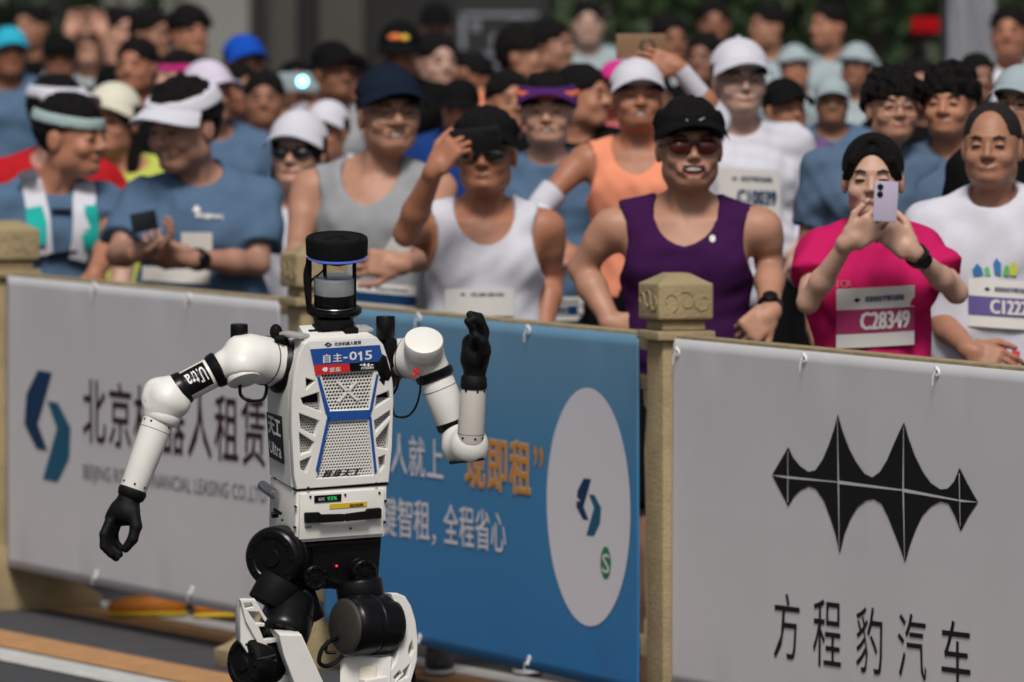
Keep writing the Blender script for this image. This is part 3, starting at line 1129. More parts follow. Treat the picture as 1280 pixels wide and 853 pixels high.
for k, (u0, hh) in enumerate(((451, 1.0), (455, 2.4), (460, 2.4), (464.5, 1.0))):
    mb.prism([FW(*p, -.0042) for p in ((u0 - 2.2, 456), (u0, 456 - hh), (u0 + 2.2, 455.8), (u0, 456 + hh))], TRB * .0006)
mb.build('sponsor_logo', pr_white, ROB, smooth=False)
ftext('具身天工', (401, 599), (450, 595.5), (404, 588.5), pr_black, .0030, bold=.02, shear=.25)
ftext('EMBODIED TIAN GONG', (400, 603), (452, 600), (400, 600.8), pr_black, .0034)
# top deck with chamfer and small grey handles
mb = MB()
mb.prism([TW(*q) for q in ((FL(388, 427)[0], .02, FL(388, 427)[1] - .001), (FL(470, 422)[0], .02, FL(470, 422)[1] - .001), (FL(470, 422)[0] - .01, .12, FL(470, 422)[1] + .018), (FL(388, 427)[0] + .01, .12, FL(388, 427)[1] + .018))], -TRU * .02, .003)
mb.build('top_deck', r_white, ROB)
MB().box(FW(378, 424, .06), (.035, .07, .010), TR @ Matrix.Rotation(.5, 3, 'Z'), .004).build('deck_rail', r_edge, ROB)
MB().box(FW(466, 418, .08), (.04, .06, .010), TR, .004).build('deck_rail', r_edge, ROB)

# ---- battery box
BXF = [(371, 614.5), (484.5, 607), (481.5, 671.5), (369, 679.5)]
mb = MB()
q = [FW(*p, .004) for p in BXF]
mb.prism(q, TRB * .20, .004)
box = mb.build('battery_box', r_white, ROB)
MB().prism([FW(*p, -.004) for p in ((374.5, 618), (480, 611), (478, 667), (373.5, 674.5))], TRB * .010, .0015).build('box_front', r_white, ROB)
mb = MB()
slab(mb, [(369, 612.8), (486, 604.9), (486, 606.5), (369, 614.3)], .002, .02)
mb.build('box_seam', r_matt, ROB, smooth=False)
mb = MB()
for u, v in ((387.3, 620.7), (430.8, 618.3), (473.5, 615.8), (385, 610), (470, 604.3), (437.5, 660.2)):
    mb.lathe(FW(u, v, -.007), FW(u, v, 0), [(0, .0), (0, .0024), (.3, .003), (1, .003)], 10)
for u, v in ((369.5, 633.8), (368.8, 659.5), (481.8, 626.5), (480.6, 652.8)):
    mb.lathe(FW(u, v, -.005), FW(u, v, .006), [(0, .0), (0, .0024), (.3, .003), (1, .003)], 10)
mb.build('screw_set', r_black, ROB)
MB().prism([FW(*p, -.0062) for p in ((392, 619.5), (425.8, 617.2), (425.8, 626), (392, 628.2))], TRB * .004).build('display', r_black, ROB, smooth=False)
ftext('93%', (408, 625.3), (420, 624.4), (408, 620.6), pr_green, -.0068, .02)
ftext('SOC', (397, 625.5), (405, 625), (397, 622), pr_white, -.0068)
MB().prism([FW(*p, -.0056) for p in ((411, 630), (458, 626.4), (458, 632.6), (411, 636))], TRB * .002).build('warning_sticker', r_yellow, ROB, smooth=False)
ftext('高压危险', (436, 633.7), (453, 632.3), (436, 629.8), pr_black, -.0062, .02)
ftext('OFF', (380, 660.5), (389, 660), (380, 657.5), pr_black, -.0048, .03)
mb = MB()
def hblock(u0, u1, va, vb, h0, h1, b0, b1):
    k = -.058
    return [FW(u0, va - h0, b0), FW(u1, vb - h1, b0), FW(u1, vb + h1, b0), FW(u0, va + h0, b0), FW(u0, va - h0, b1), FW(u1, vb - h1, b1), FW(u1, vb + h1, b1), FW(u0, va + h0, b1)]
mb.hexa(hblock(379, 398, 646.3, 645.6, 6.2, 6.0, -.020, -.004))
mb.hexa(hblock(456, 474, 641.5, 640.2, 6.0, 6.2, -.020, -.004))
mb.hexa(hblock(396, 427, 646.4, 645.2, 5.2, 4.6, -.027, -.017))
mb.hexa(hblock(426.9, 458, 645.2, 641.8, 4.6, 5.2, -.027, -.017))
bmesh.ops.bevel(mb.bm, geom=list(mb.bm.edges), offset=.0018, segments=2, affect='EDGES')
mb.build('carry_handle', r_matt, ROB)
# left flank: label, latch, knobs (plane through the front left edge)
xL = FL(369, 560)[0]
def SL(u, v, lift=0.0):
    x0 = (FL(366, 500)[0] + FL(369, 611)[0]) / 2
    p = on_plane(u, v, TW(x0, 0, 0), TRX)
    return p - TRX * (lift + .0065)
MB().prism([SL(*p, .0008) for p in ((336.5, 515), (354.5, 520.5), (357.5, 580), (340.5, 571))], TRX * .003).build('side_label', r_black, ROB, smooth=False)
def stext(body, a, b_, c, m, bold=0.0):
    o = SL(*a, .0016)
    lettering('lettering', body, o, SL(*b_, .0016) - o, SL(*c, .0016) - o, m, ROB, bold)
stext('天工', (339.5, 541), (354.3, 548), (338.8, 519.5), pr_white, .06)
for ch, f0, f1, hh in (('U', 0, .26, 15), ('l', .32, .40, 15), ('t', .45, .58, 14), ('r', .63, .76, 11), ('a', .80, 1.0, 11)):
    stext(ch, (341.5 + 14.5 * f0, 565 + 8.5 * f0), (341.5 + 14.5 * f1, 565 + 8.5 * f1), (341.5 + 14.5 * f0 - hh * .05, 565 + 8.5 * f0 - hh), pr_white, .05 if ch != 'l' else 0)
mb = MB()
lp = [SL(333.5, 606, .006), SL(349.5, 618, .006)]
mb.cyl(lp[0], lp[1], .0125, 14, .006)
mb.build('chrome_latch', r_metal, ROB)
mb = MB()
mb.cyl(SL(351, 643, .0), SL(351, 643, .016), .008, 12, .002)
mb.cyl(SL(356.5, 642, .004), SL(353, 636, .014), .004, 8)
mb.cyl(SL(348, 598, .0), SL(348, 598, .004), .003, 8)
mb.cyl(SL(357, 650, .0), SL(357, 650, .004), .003, 8)
mb.build('latch_knob', r_black, ROB)
mb = MB()
mb.box(FW(489, 612, .10), (.02, .03, .04), TR, .005)
mb.cyl(FW(484, 634, .08), FW(491, 633.5, .08), .010, 12, .003)
mb.build('right_latch', r_black, ROB)

# ---- head: neck, lidar, rods and sensor disc
HC = 421.0
hd = .10
up = Vector((0, -.10, 1)).normalized()
def ring_at(v, u=HC):
    return RP(u, v, hd - .19 * (396 - v) * PX)
def lath(name, v0, v1, prof, m, u0=HC, u1=None, parent=ROB, seg=40):
    A, B = ring_at(v0, u0), ring_at(v1, u1 if u1 is not None else u0)
    return MB().lathe(A, B, [(t, r * PX) for t, r in prof], seg).build(name, m, parent)
lath('neck_base', 430, 412, [(0, 31), (.3, 31), (.35, 28), (1, 26)], r_matt, 417)
lath('neck', 412, 393, [(0, 23), (.1, 25), (.5, 24), (.8, 26), (1, 29)], r_black, 417)
nb = MB()
for (u, v, w, h_) in ((390, 418, 16, 14), (402, 415, 18, 18), (436, 416, 18, 16), (446, 421, 10, 10), (418, 405, 44, 10)):
    nb.box(RP(u, v, .05), (w * PX, .05, h_ * PX), TR, .004)
nb.build('neck_joint', r_matt, ROB)
lath('lidar_flange', 396, 383, [(0, 0), (0, 20), (.2, 31), (.45, 34.5), (.8, 34.5), (1, 30), (1, 0)], r_black, 418)
lath('lidar_base', 386, 381, [(0, 26), (.5, 26), (1, 24)], r_metal, 418)
ld = lath('lidar', 384, 346, [(0, 0), (0, 24.5), (.05, 25.5), (.45, 25.5), (.47, 25.2)], r_black, 418)
lath('lidar_window', 366.5, 346, [(0, 25.6), (.1, 25.9), (.85, 26.1), (.97, 25.2), (1.0, 23.5), (1.0, 0)], r_glass, 418)
for u, dd, vb in ((406, .06, 390), (443, .02, 386)):
    MB().cyl(RP(u, vb, hd + dd - .03), RP(u, 322, hd + dd - .03 - .027), 2.6 * PX, 12).build('support_rod', r_black, ROB)
mb = MB()
mb.prism([RP(u, v, hd - .012) for u, v in ((382.5, 322), (389.5, 322), (389.5, 392), (383.5, 391), (380, 362))], Vector((0, .03, 0)), .002)
mb.build('side_strut', r_matt, ROB)
mb = MB()
mb.pipe(spline([RP(408, 328, hd), RP(404, 338, hd - .03), RP(399, 343, hd - .03), RP(393, 347, hd - .01), RP(389, 352, hd)], 5), 1.4 * PX, 6)
mb.pipe(spline([RP(384, 326, hd), RP(380, 345, hd - .02), RP(383, 372, hd - .02), RP(388, 388, hd)], 5), 1.2 * PX, 6)
mb.build('sensor_cable', r_black, ROB)
lath('camera_mount', 331, 324, [(0, 0), (0, 10), (.5, 13), (1, 15)], r_black, 422)
lath('sensor_disc_foot', 326.5, 321, [(0, 0), (0, 26), (.4, 33), (1, 35.5)], r_matt)
lath('blue_light_ring', 323.6, 319.6, [(0, 0), (0, 34), (.3, 37), (.7, 37.3), (1, 36)], mat('ring_blue', (0.08, 0.12, 0.55), 0.3, var=0, emit=((0.2, 0.3, 1.0), 0.25)))
lath('sensor_disc', 319.8, 296, [(0, 0), (0, 36.5), (.08, 38.7), (.85, 39.3), (.95, 38.6), (1.0, 36.8), (1.0, 34.2), (.965, 33.6), (.965, 12), (1.0, 11.3), (1.0, 8.5), (.95, 8), (.95, 0)], r_matt)
mb = MB()
for k in range(10):
    a = 2 * math.pi * k / 10
    c = ring_at(296.2)
    mb.box(c + Vector((math.cos(a) * 37.2 * PX, math.sin(a) * 37.2 * PX, -.002)), (.009, .003, .004), Matrix.Rotation(a + math.pi / 2, 3, 'Z'), .001)
for k in range(5):
    mb.box(RP(404 + 6 * k, 309, hd - 38.9 * PX + .0006 * abs(k - 2) ** 2), (.005, .004, .016), None, .001)
mb.build('disc_detail', r_matt, ROB)

# ---- arm pieces
def band(name, a, b_, r, m, parent=ROB, lip=.006, seg=36):
    A, B = Vector(a), Vector(b_)
    L = (B - A).length
    t = min(.4, lip / L)
    return MB().lathe(A, B, [(0, 0), (0, r - lip), (t * .3, r - lip * .3), (t, r), (1 - t, r), (1 - t * .3, r - lip * .3), (1, r - lip), (1, 0)], seg).build(name, m, parent)

# image-left arm
sh = RP(315, 449, -.02)
S_ = Solid(sh - Vector((.13, .13, .11)), sh + Vector((.13, .15, .11)), .004)
S_.cap(RP(318, 449, -.005), RP(340, 453, .03), 30 * PX, 31 * PX, 0)
S_.cap(RP(305, 444, -.012), RP(303, 458, -.035), 27 * PX, 25 * PX, .012)
S_.cap(RP(299, 455, -.02), RP(283, 458, -.02), 24 * PX, 21 * PX, .012)
S_.plane_cut(RP(304, 471, -.050), Vector((.10, -.38, -.9)))
S_.plane_cut(RP(312, 418.5, -.02), Vector((-.12, -.1, 1)))
S_.build('shoulder_housing', r_white, ROB)
band('shoulder_cap', RP(303, 466, -.035), RP(304, 466, -.035) + Vector((.004, -.009, -.020)), 21.5 * PX, r_white, lip=.003)
MB().lathe(RP(361, 459, .05), RP(343, 457, .028), [(0, 0), (0, 32 * PX), (.2, 34.5 * PX), (.7, 34 * PX), (1, 29 * PX), (1, 0)], 40).build('shoulder_ring', r_black, ROB)
MB().lathe(RP(371, 461, .06), RP(358, 459, .05), [(0, 0), (0, 34 * PX), (1, 33 * PX), (1, 0)], 40).build('shoulder_mount', r_matt, ROB)
band('antenna_cap', RP(299, 424, .01), RP(299, 405, .008), 11 * PX, r_black, lip=.003)
mb = MB()
mb.ball(RP(345, 415, .02), (8 * PX, 8 * PX, 10 * PX))
mb.ball(RP(350, 432, .02), (12 * PX, 12 * PX, 16 * PX))
mb.cyl(RP(343, 424, -.01), RP(356, 424, -.01), 5 * PX, 12, .003)
mb.build('shoulder_bracket', r_matt, ROB)
uA, uB = RP(276, 460, -.02), RP(222, 489, -.03)
ud = uB - uA
MB().lathe(uA, uA + ud * .22, [(0, 0), (0, 21 * PX), (.2, 23 * PX), (.75, 22 * PX), (1, 20 * PX), (1, 0)], 36).build('arm_ring', r_black, ROB)
band('upper_arm', uA + ud * .2, uA + ud * .92, 19.5 * PX, r_white, lip=.003)
MB().lathe(uA + ud * .80, uA + ud * 1.03, [(0, 0), (0, 20 * PX), (.2, 21.5 * PX), (.8, 22 * PX), (1, 19 * PX), (1, 0)], 36).build('elbow_ring', r_black, ROB)
# "Ultra" label wrapped on the upper arm
def arm_wrap(V2, F, m, name, A, d, r, t0, t1, a0, a1, front, flip=False):
    """wrap unit-square mesh round the arm: x runs along the arm, y round it"""
    L = d.length
    z = d.normalized()
    f = (front - z * front.dot(z)).normalized()
    s = z.cross(f)
    W3 = []
    for x, y, *_ in V2:
        t = t0 + (t1 - t0) * x
        a = math.radians(a0 + (a1 - a0) * y)
        W3.append(A + d * t + (f * math.cos(a) + s * math.sin(a)) * (r + (_[0] * .0002 if _ else 0)))
    return raw(name, W3, F, m, ROB, smooth=True)
gv, gf = [], []
for i in range(13):
    for j in range(9):
        gv.append((i / 12, j / 8))
for i in range(12):
    for j in range(8):
        a = i * 9 + j
        gf.append((a, a + 1, a + 10, a + 9))
front = Vector((0, -1, .25))
arm_wrap(gv, gf, r_black, 'arm_label', uA, ud, 19.5 * PX + .0008, .28, .80, 52, -52, front)
tv, tf, _ = text2d('Ultra', .05)
for ch, xa, xb, ht in (('U', 0, .25, 1), ('l', .30, .36, 1), ('t', .42, .55, .92), ('r', .60, .73, .74), ('a', .77, 1, .74)):
    tv, tf, _ = text2d(ch, .05)
    arm_wrap([(xa + (xb - xa) * x, y * ht, q_) for x, y, q_ in tv], tf, pr_white, 'character', uA, ud, 19.5 * PX + .0018, .33, .75, 30, -24, front)
# elbow
el = RP(206, 500, -.03)
S_ = Solid(el - Vector((.11, .11, .11)), el + Vector((.11, .11, .11)), .004)
S_.cap(RP(216, 491, -.03), RP(203, 497, -.03), 22 * PX, 21 * PX, 0)
S_.cap(RP(196, 489, -.03), RP(194, 500, -.035), 16 * PX, 17 * PX, .02)
S_.plane_cut(RP(190, 492, -.062), Vector((-.45, -.89, .05)))
S_.cap(RP(209, 500, -.045), RP(200, 518, -.035), 23 * PX, 21 * PX, .015)
S_.cap(RP(221, 505, -.04), RP(208, 512, -.04), 17 * PX, 18 * PX, .015)
S_.build('elbow_housing', r_white, ROB)
band('elbow_cap', RP(196, 494, -.050), RP(192.5, 493.5, -.066), 15 * PX, r_white, lip=.003)
MB().lathe(RP(206, 513, -.036), RP(200.5, 527, -.038), [(0, 0), (0, 21 * PX), (.3, 23.2 * PX), (.85, 22.6 * PX), (1, 21 * PX), (1, 0)], 36).build('elbow_sleeve', r_white, ROB)
fA, fB = RP(201, 519, -.035), RP(165.5, 614, -.06)
fd = fB - fA
MB().lathe(fA, fB, [(0, 0), (0, 20.5 * PX), (.05, 21 * PX), (.055, 20 * PX), (.97, 17 * PX), (1, 16 * PX), (1, 0)], 36).build('forearm', r_white, ROB)
def screws_round(A, B, t, r, angs, name='screw_set'):
    d = B - A
    z = d.normalized()
    f = Vector((0, -1, 0))
    f = (f - z * f.dot(z)).normalized()
    s = z.cross(f)
    mb = MB()
    for a in angs:
        a = math.radians(a)
        n = f * math.cos(a) + s * math.sin(a)
        c = A + d * t + n * r
        mb.lathe(c - n * .002, c + n * .0012, [(0, .0032), (1, .0028), (1, 0)], 8)
    mb.build(name, r_black, ROB)
screws_round(fA, fB, .12, 19.6 * PX, (-50, 25, 60))
screws_round(fA, fB, .92, 17.2 * PX, (-50, 0, 55))
MB().lathe(RP(167, 611, -.058), RP(162, 624, -.062), [(0, 0), (0, 17 * PX), (.3, 18.5 * PX), (.8, 17 * PX), (1, 14 * PX), (1, 0)], 28).build('glove_cuff', glove, ROB)
# gloved hand: fingers bent to a half-open grip
hl = RP(150, 660, -.06)
S_ = Solid(hl - Vector((.075, .09, .10)), hl + Vector((.07, .08, .10)), .0028)
q = lambda u, v, d=0: np.array(RP(u, v, -.06 + d))
S_.cap(q(163, 618), q(158, 634), 13.5 * PX, 16 * PX, 0)
S_.cap(q(150, 643, .01), q(160, 643, -.01), 15 * PX, 14.5 * PX, .015)
S_.cap(q(140, 648, .012), q(150, 640, 0), 9 * PX, 13 * PX, .012)
fing = [([(137, 652, -.022), (130, 668, -.030), (130, 683, -.030), (139, 693, -.026)], 6.3),
        ([(140, 653, -.004), (132, 671, -.010), (134, 687, -.012), (145, 697, -.010)], 6.5),
        ([(143, 653, .014), (136, 670, .012), (139, 686, .010), (149, 693, .008)], 6.2),
        ([(148, 652, .030), (143, 667, .032), (145, 679, .030), (152, 686, .028)], 5.4)]
for pts, r in fing:
    for a, b_ in zip(pts[:-1], pts[1:]):
        S_.cap(q(*a), q(*b_), r * PX, r * .93 * PX, .003)
        r *= .93
for a, b_, r0, r1 in (((166, 640, -.02), (170, 658, -.030), 9, 7.8), ((170, 658, -.030), (166, 674, -.034), 7.6, 6.6), ((166, 674, -.034), (157, 686, -.032), 6.6, 5.4)):
    S_.cap(q(*a), q(*b_), r0 * PX, r1 * PX, .004)
S_.build('gloved_hand', glove, ROB)

# image-right arm
S_ = Solid(RP(487, 510, -.1), RP(565, 400, .2), .004)
S_.cap(RP(500, 447, .07), RP(516, 448, .05), 24 * PX, 26 * PX, 0)
S_.cap(RP(526, 446, .05), RP(530, 436, .02), 25 * PX, 24 * PX, .02)
S_.cap(RP(528, 446, .04), RP(540, 462, .03), 23 * PX, 22 * PX, .02)
S_.plane_cut(RP(529, 432, -.004), Vector((.05, -.62, .72)))
S_.build('shoulder_housing', r_white, ROB)
band('shoulder_cap', RP(529, 440, .0), RP(529, 440, .0) + Vector((.002, -.026, .030)), 24.5 * PX, r_white, lip=.004)
MB().lathe(RP(481, 452, .07), RP(494, 450, .06), [(0, 0), (0, 33 * PX), (.2, 35 * PX), (.7, 33 * PX), (1, 27 * PX), (1, 0)], 40).build('shoulder_ring', r_black, ROB)
band('antenna_cap', RP(482, 425, .04), RP(482, 395, .04), 12 * PX, r_black, lip=.003)
MB().box(RP(486, 440, .045), (.03, .05, .07), TR, .008).build('shoulder_bracket', r_matt, ROB)
uA, uB = RP(541, 463, .03), RP(570, 538, .04)
ud = uB - uA
MB().lathe(uA, uA + ud * .16, [(0, 0), (0, 22 * PX), (.2, 25 * PX), (.75, 24.5 * PX), (1, 21 * PX), (1, 0)], 36).build('arm_ring', r_black, ROB)
band('upper_arm', uA + ud * .12, uA + ud * .9, 21.5 * PX, r_white, lip=.003)
MB().lathe(uA + ud * .80, uA + ud * .97, [(0, 0), (0, 20 * PX), (.2, 22 * PX), (.8, 22 * PX), (1, 19 * PX), (1, 0)], 36).build('elbow_ring', r_black, ROB)
S_ = Solid(RP(540, 590, -.14), RP(620, 510, .14), .004)
S_.cap(RP(574, 545, .03), RP(577, 557, .01), 22 * PX, 24 * PX, 0)
S_.cap(RP(578, 558, .0), RP(586, 557, -.04), 24 * PX, 23 * PX, .015)
S_.cap(RP(588, 554, -.04), RP(588, 562, -.04), 20 * PX, 20 * PX, .015)
S_.plane_cut(RP(582, 577, 0), Vector((.11, 0, -1)))
S_.build('elbow_housing', r_white, ROB)
MB().prism([RP(u, v, -.07) for u, v in ((561, 578), (605, 572.5), (606, 575.5), (562, 581))], Vector((0, .08, 0)), .002).build('elbow_pad', r_matt, ROB)
fA, fB = RP(588, 553, -.055), RP(592, 482, -.075)
MB().lathe(fA, fB, [(0, 0), (0, 16.5 * PX), (.04, 17 * PX), (.96, 15.6 * PX), (1, 14.8 * PX), (1, 0)], 36).build('forearm', mat('robot_warm_grey', (0.52, 0.49, 0.45), 0.5, var=0.03), ROB)
screws_round(fA, fB, .10, 16.9 * PX, (-35, 20, 60))
screws_round(fA, fB, .93, 15.8 * PX, (-35, 20, 60))
MB().lathe(RP(592, 486, -.075), RP(592.5, 468, -.078), [(0, 0), (0, 16 * PX), (.15, 17 * PX), (.8, 16 * PX), (1, 13 * PX), (1, 0)], 28).build('glove_cuff', glove, ROB)
S_ = Solid(RP(565, 480, -.2), RP(622, 385, .05), .0028)
q = lambda u, v, d=0: np.array(RP(u, v, -.078 + d))
S_.cap(q(593, 474), q(594, 455), 13 * PX, 16 * PX, 0)
S_.cap(q(592, 446, -.01), q(598, 442, .012), 16.5 * PX, 15 * PX, .015)
S_.cap(q(590, 430, -.012), q(600, 430, .01), 13 * PX, 11 * PX, .012)
S_.cap(q(588, 440, -.02), q(604, 436, .02), 9 * PX, 9 * PX, .010)
fing = [([(599, 436, -.022), (602, 418, -.034), (600, 404, -.050), (592, 399, -.062)], 6.8),
        ([(602, 434, -.002), (605, 413, -.008), (599, 397, -.020), (588, 394, -.032)], 6.8),
        ([(603, 436, .018), (606, 416, .016), (600, 402, .006), (589, 400, -.006)], 6.4),
        ([(592, 436, -.030), (593, 420, -.044), (590, 408, -.058), (585, 402, -.066)], 6.4)]
for pts, r in fing:
    for a, b_ in zip(pts[:-1], pts[1:]):
        S_.cap(q(*a), q(*b_), r * PX, r * .93 * PX, .002)
        r *= .93
for a, b_, r0, r1 in (((601, 452, -.022), (606, 440, -.042), 9, 8), ((606, 440, -.042), (603, 427, -.056), 7.8, 6.8), ((603, 427, -.056), (595, 420, -.062), 6.6, 5.6)):
    S_.cap(q(*a), q(*b_), r0 * PX, r1 * PX, .003)
S_.build('gloved_hand', glove, ROB)
mb = MB()
mb.pipe(spline([RP(526, 470, -.02), RP(525, 490, -.02), RP(519, 510, -.01), RP(508, 521, .02), RP(494, 520, .05), RP(490, 508, .07)], 6), 1.6 * PX, 6)
mb.pipe(spline([RP(498, 470, .03), RP(497, 482, .03), RP(492, 492, .06)], 6), 1.8 * PX, 6)
mb.build('arm_cable', r_black, ROB)
mb = MB()
mb.box(RP(521, 464, -.02), (.012, .01, .018), Matrix.Rotation(-.6, 3, 'Y'), .003)
mb.box(RP(517, 469, -.02), (.010, .01, .008), None, .002)
mb.build('cable_clip', r_red, ROB)
mb = MB()
mb.pipe(spline([RP(300, 480, -.03), RP(301, 494, -.03), RP(312, 501, -.03), RP(328, 500, -.01), RP(333, 488, .01), RP(332, 478, .02)], 6), 2.2 * PX, 8)
mb.build('arm_cable', r_black, ROB)

def ring(c, ax, r, t, name='panel_seam', m=None):
    ax = Vector(ax).normalized()
    h = Vector((0, 0, 1)) if abs(ax.z) < .9 else Vector((1, 0, 0))
    x = h.cross(ax).normalized()
    y = ax.cross(x)
    c = Vector(c)
    MB().pipe([c + (x * math.cos(k * math.pi / 20) + y * math.sin(k * math.pi / 20)) * r for k in range(41)], t, 6).build(name, m or r_matt, ROB)
ring(RP(331, 451, .015), RP(340, 453, .03) - RP(318, 449, -.005), 30.9 * PX, .0012)
ring(RP(291, 457, -.02), RP(283, 458, -.02) - RP(299, 455, -.02), 22.8 * PX, .0010)
ring(RP(508, 447.5, .06), RP(516, 448, .05) - RP(500, 447, .07), 25.2 * PX, .0012)
uA2, uB2 = RP(541, 463, .03), RP(570, 538, .04)
ring(uA2 + (uB2 - uA2) * .30, uB2 - uA2, 21.4 * PX, .0009)
ring(fA + (fB - fA) * .16, fB - fA, 16.6 * PX, .0008)
fA2, fB2 = RP(201, 519, -.035), RP(165.5, 614, -.06)
ring(fA2 + (fB2 - fA2) * .20, fB2 - fA2, 19.3 * PX, .0009)
# ---- waist and hips
mb = MB()
pts = [(368, 682), (481, 673), (476, 735), (462, 741), (432, 742), (420, 735), (400, 735), (388, 748), (358, 748), (350, 700)]
mb.prism([FW(*p, .02) for p in pts], TRB * .16, .006)
mb.build('waist_block', r_black, ROB)
MB().prism([FW(*p, .006) for p in ((378, 681), (474, 674), (473, 679), (379, 686))], TRB * .10, .003).build('waist_plate', r_matt, ROB)
def motor(name, c, axis, r, L, parent=ROB, m=None, fins=0):
    """round joint motor with stepped face, bolts and hub"""
    axis = Vector(axis).normalized()
    A = Vector(c)
    B = A + axis * L
    mb = MB()
    mb.lathe(A, B, [(0, 0), (0, r * .28), (.02, r * .30), (.05, r * .32), (.05, r * .62), (.02, r * .66), (.02, r * .86), (.06, r * .93), (.10, r * .97), (.2, r), (.45, r), (.47, r * .97), (.53, r * .97), (.55, r), (.85, r), (.95, r * .96), (1, r * .9), (1, 0)], 44)
    o = mb.build(name, m or r_black, parent)
    h = Vector((0, 0, 1)) if abs(axis.z) < .9 else Vector((1, 0, 0))
    x = h.cross(axis).normalized()
    y = axis.cross(x)
    mb = MB()
    for k in range(10):
        a = 2 * math.pi * k / 10
        p = A + (x * math.cos(a) + y * math.sin(a)) * r * .76 + axis * L * .02
        mb.lathe(p - axis * .004, p + axis * .002, [(0, 0), (0, .003), (.4, .0045), (1, .0045)], 8)
    mb.build('motor_bolts', r_matt, o)
    return o
motor('hip_motor', RP(338, 698, .0), Vector((.45, .89, .03)), 39 * PX, .09)
motor('waist_motor', FW(394, 722, -.010), TRB, 17 * PX, .05)
motor('waist_motor', FW(455, 715, -.010), TRB, 17 * PX, .05)
MB().ball(FW(423, 709, .014), (.003, .006, .003)).build('status_light', mat('light_red', (0.5, 0.02, 0.02), 0.3, var=0, emit=((1, .05, .05), 1.0)), ROB)
band('hip_link', RP(352, 724, .03), RP(334, 757, .02), 27 * PX, r_matt, lip=.006)
motor('thigh_motor', RP(352, 800, -.02), Vector((.25, .9, .9)), 33 * PX, .12)
band('hip_link', RP(448, 724, .05), RP(452, 752, .05), 30 * PX, r_black, lip=.008)
band('hip_bridge', RP(375, 737, .05), RP(392, 776, .06), 17 * PX, r_black, lip=.006)
motor('thigh_motor', RP(432, 783, -.045), Vector((.80, .60, .0)), 38 * PX, .13, m=r_black)
MB().lathe(RP(432, 783, -.045) - Vector((.8, .6, 0)) * .008, RP(432, 783, -.045) - Vector((.8, .6, 0)) * .001, [(0, 0), (0, 30 * PX), (.5, 33 * PX), (1, 35 * PX), (1, 0)], 40).build('motor_cover', mat('carbon', (0.03, 0.027, 0.022), 0.45, var=0.4, scale=400, bump=.3, bscale=500), ROB)
# image-left thigh: open truss
lf = thing  # (no separate thing: the leg belongs to the robot)
NL = Vector((.25, -.968, 0)).normalized()
def leg_frame(u, v, d):
    p = RP(u, v, d)
    X = Vector((.968, .25, 0))
    return p, X
def legplate(name, outl, hls, d, th, m, tilt=.0, bevel=.0015, yaw=14):
    X = Vector((math.cos(math.radians(yaw)), math.sin(math.radians(yaw)), 0))
    Z = Vector((0, -tilt, 1)).normalized()
    N = X.cross(Z).normalized()
    p0 = RP(outl[0][0], outl[0][1], d)
    def loc(u, v):
        w = on_plane(u, v, p0, N) - p0
        return (w.dot(X), w.dot(Z))
    M = Matrix(((X.x, Z.x, N.x, p0.x), (X.y, Z.y, N.y, p0.y), (X.z, Z.z, N.z, p0.z), (0, 0, 0, 1)))
    return plate(name, [loc(*p) for p in outl], [[loc(*p) for p in h] for h in hls], th, M, m, ROB, bevel), loc, M
legplate('thigh_truss', [(299, 749), (318, 748), (328, 766), (347, 792), (374, 812), (398, 870), (403, 900), (352, 905), (330, 870), (322, 826), (318, 800), (305, 775)],
         [[(303, 753), (313, 752), (315, 757), (305, 760)], [(308, 763), (322, 763), (330, 777), (318, 778)], [(321, 782), (333, 781), (341, 795), (327, 798)],
          [(330, 803), (345, 800), (352, 812), (338, 814)], [(340, 842), (346, 822), (356, 840)], [(345, 851), (362, 848), (370, 866), (352, 868)]], -.05, .018, r_white, .15)
legplate('thigh_cover', [(345, 790), (374, 790), (401, 853), (420, 905), (375, 905), (362, 850), (350, 815)], [], -.075, .05, r_white, .15, .003)
legplate('thigh_side', [(299, 749), (305, 775), (318, 800), (322, 826), (312, 826), (296, 800), (297, 760)], [], -.02, .05, r_white, .1, .002)
mb = MB()
mb.pipe([RP(322, 825, -.085), RP(335, 823, -.09), RP(345, 819, -.09)], 2.4 * PX, 8)
mb.ball(RP(344, 827, -.088), 3.5 * PX)
mb.pipe([RP(341, 812, -.088), RP(344, 828, -.088)], 1.8 * PX, 6)
mb.build('thigh_rod', r_black, ROB)
motor('knee_motor', RP(302, 830, -.02), Vector((.75, .66, 0)), 34 * PX, .09, m=r_matt)
# image-right thigh: curved side bracket and lower block
legplate('thigh_bracket', [(484, 742), (492, 741), (502, 745), (509, 756), (515, 775), (518, 800), (517, 825), (510, 850), (505, 900), (450, 905), (452, 850), (478, 845), (490, 828), (495, 800), (494, 765)],
         [[(507, 808), (511, 800), (513, 812), (509, 820), (506, 816)], [(500, 838), (508, 830), (505, 845), (494, 850)], [(488, 846), (495, 838), (498, 842), (490, 850)]], .0, .03, r_white, .0, .003, yaw=30)
MB().prism([RP(u, v, -.02) for u, v in ((425, 820), (448, 823), (489, 821), (486, 905), (424, 905))], Vector((.02, .09, 0)), .004).build('thigh_block', r_white, ROB)
MB().prism([RP(u, v, -.026) for u, v in ((449, 832), (470, 832), (470, 905), (449, 905))], Vector((.002, .006, 0)), .002).build('thigh_panel', mat('robot_cream', (0.62, 0.58, 0.50), 0.5, var=0.03), ROB)
mb = MB()
mb.pipe(spline([RP(424, 797, -.03), RP(412, 802, -.05), RP(402, 813, -.06), (RP(399, 828, -.06)), RP(408, 833, -.05), RP(420, 828, -.04), RP(428, 820, -.03)], 6), 3 * PX, 8)
mb.pipe(spline([RP(410, 800, -.05), RP(408, 815, -.055), RP(420, 816, -.05)], 6), 2 * PX, 8)
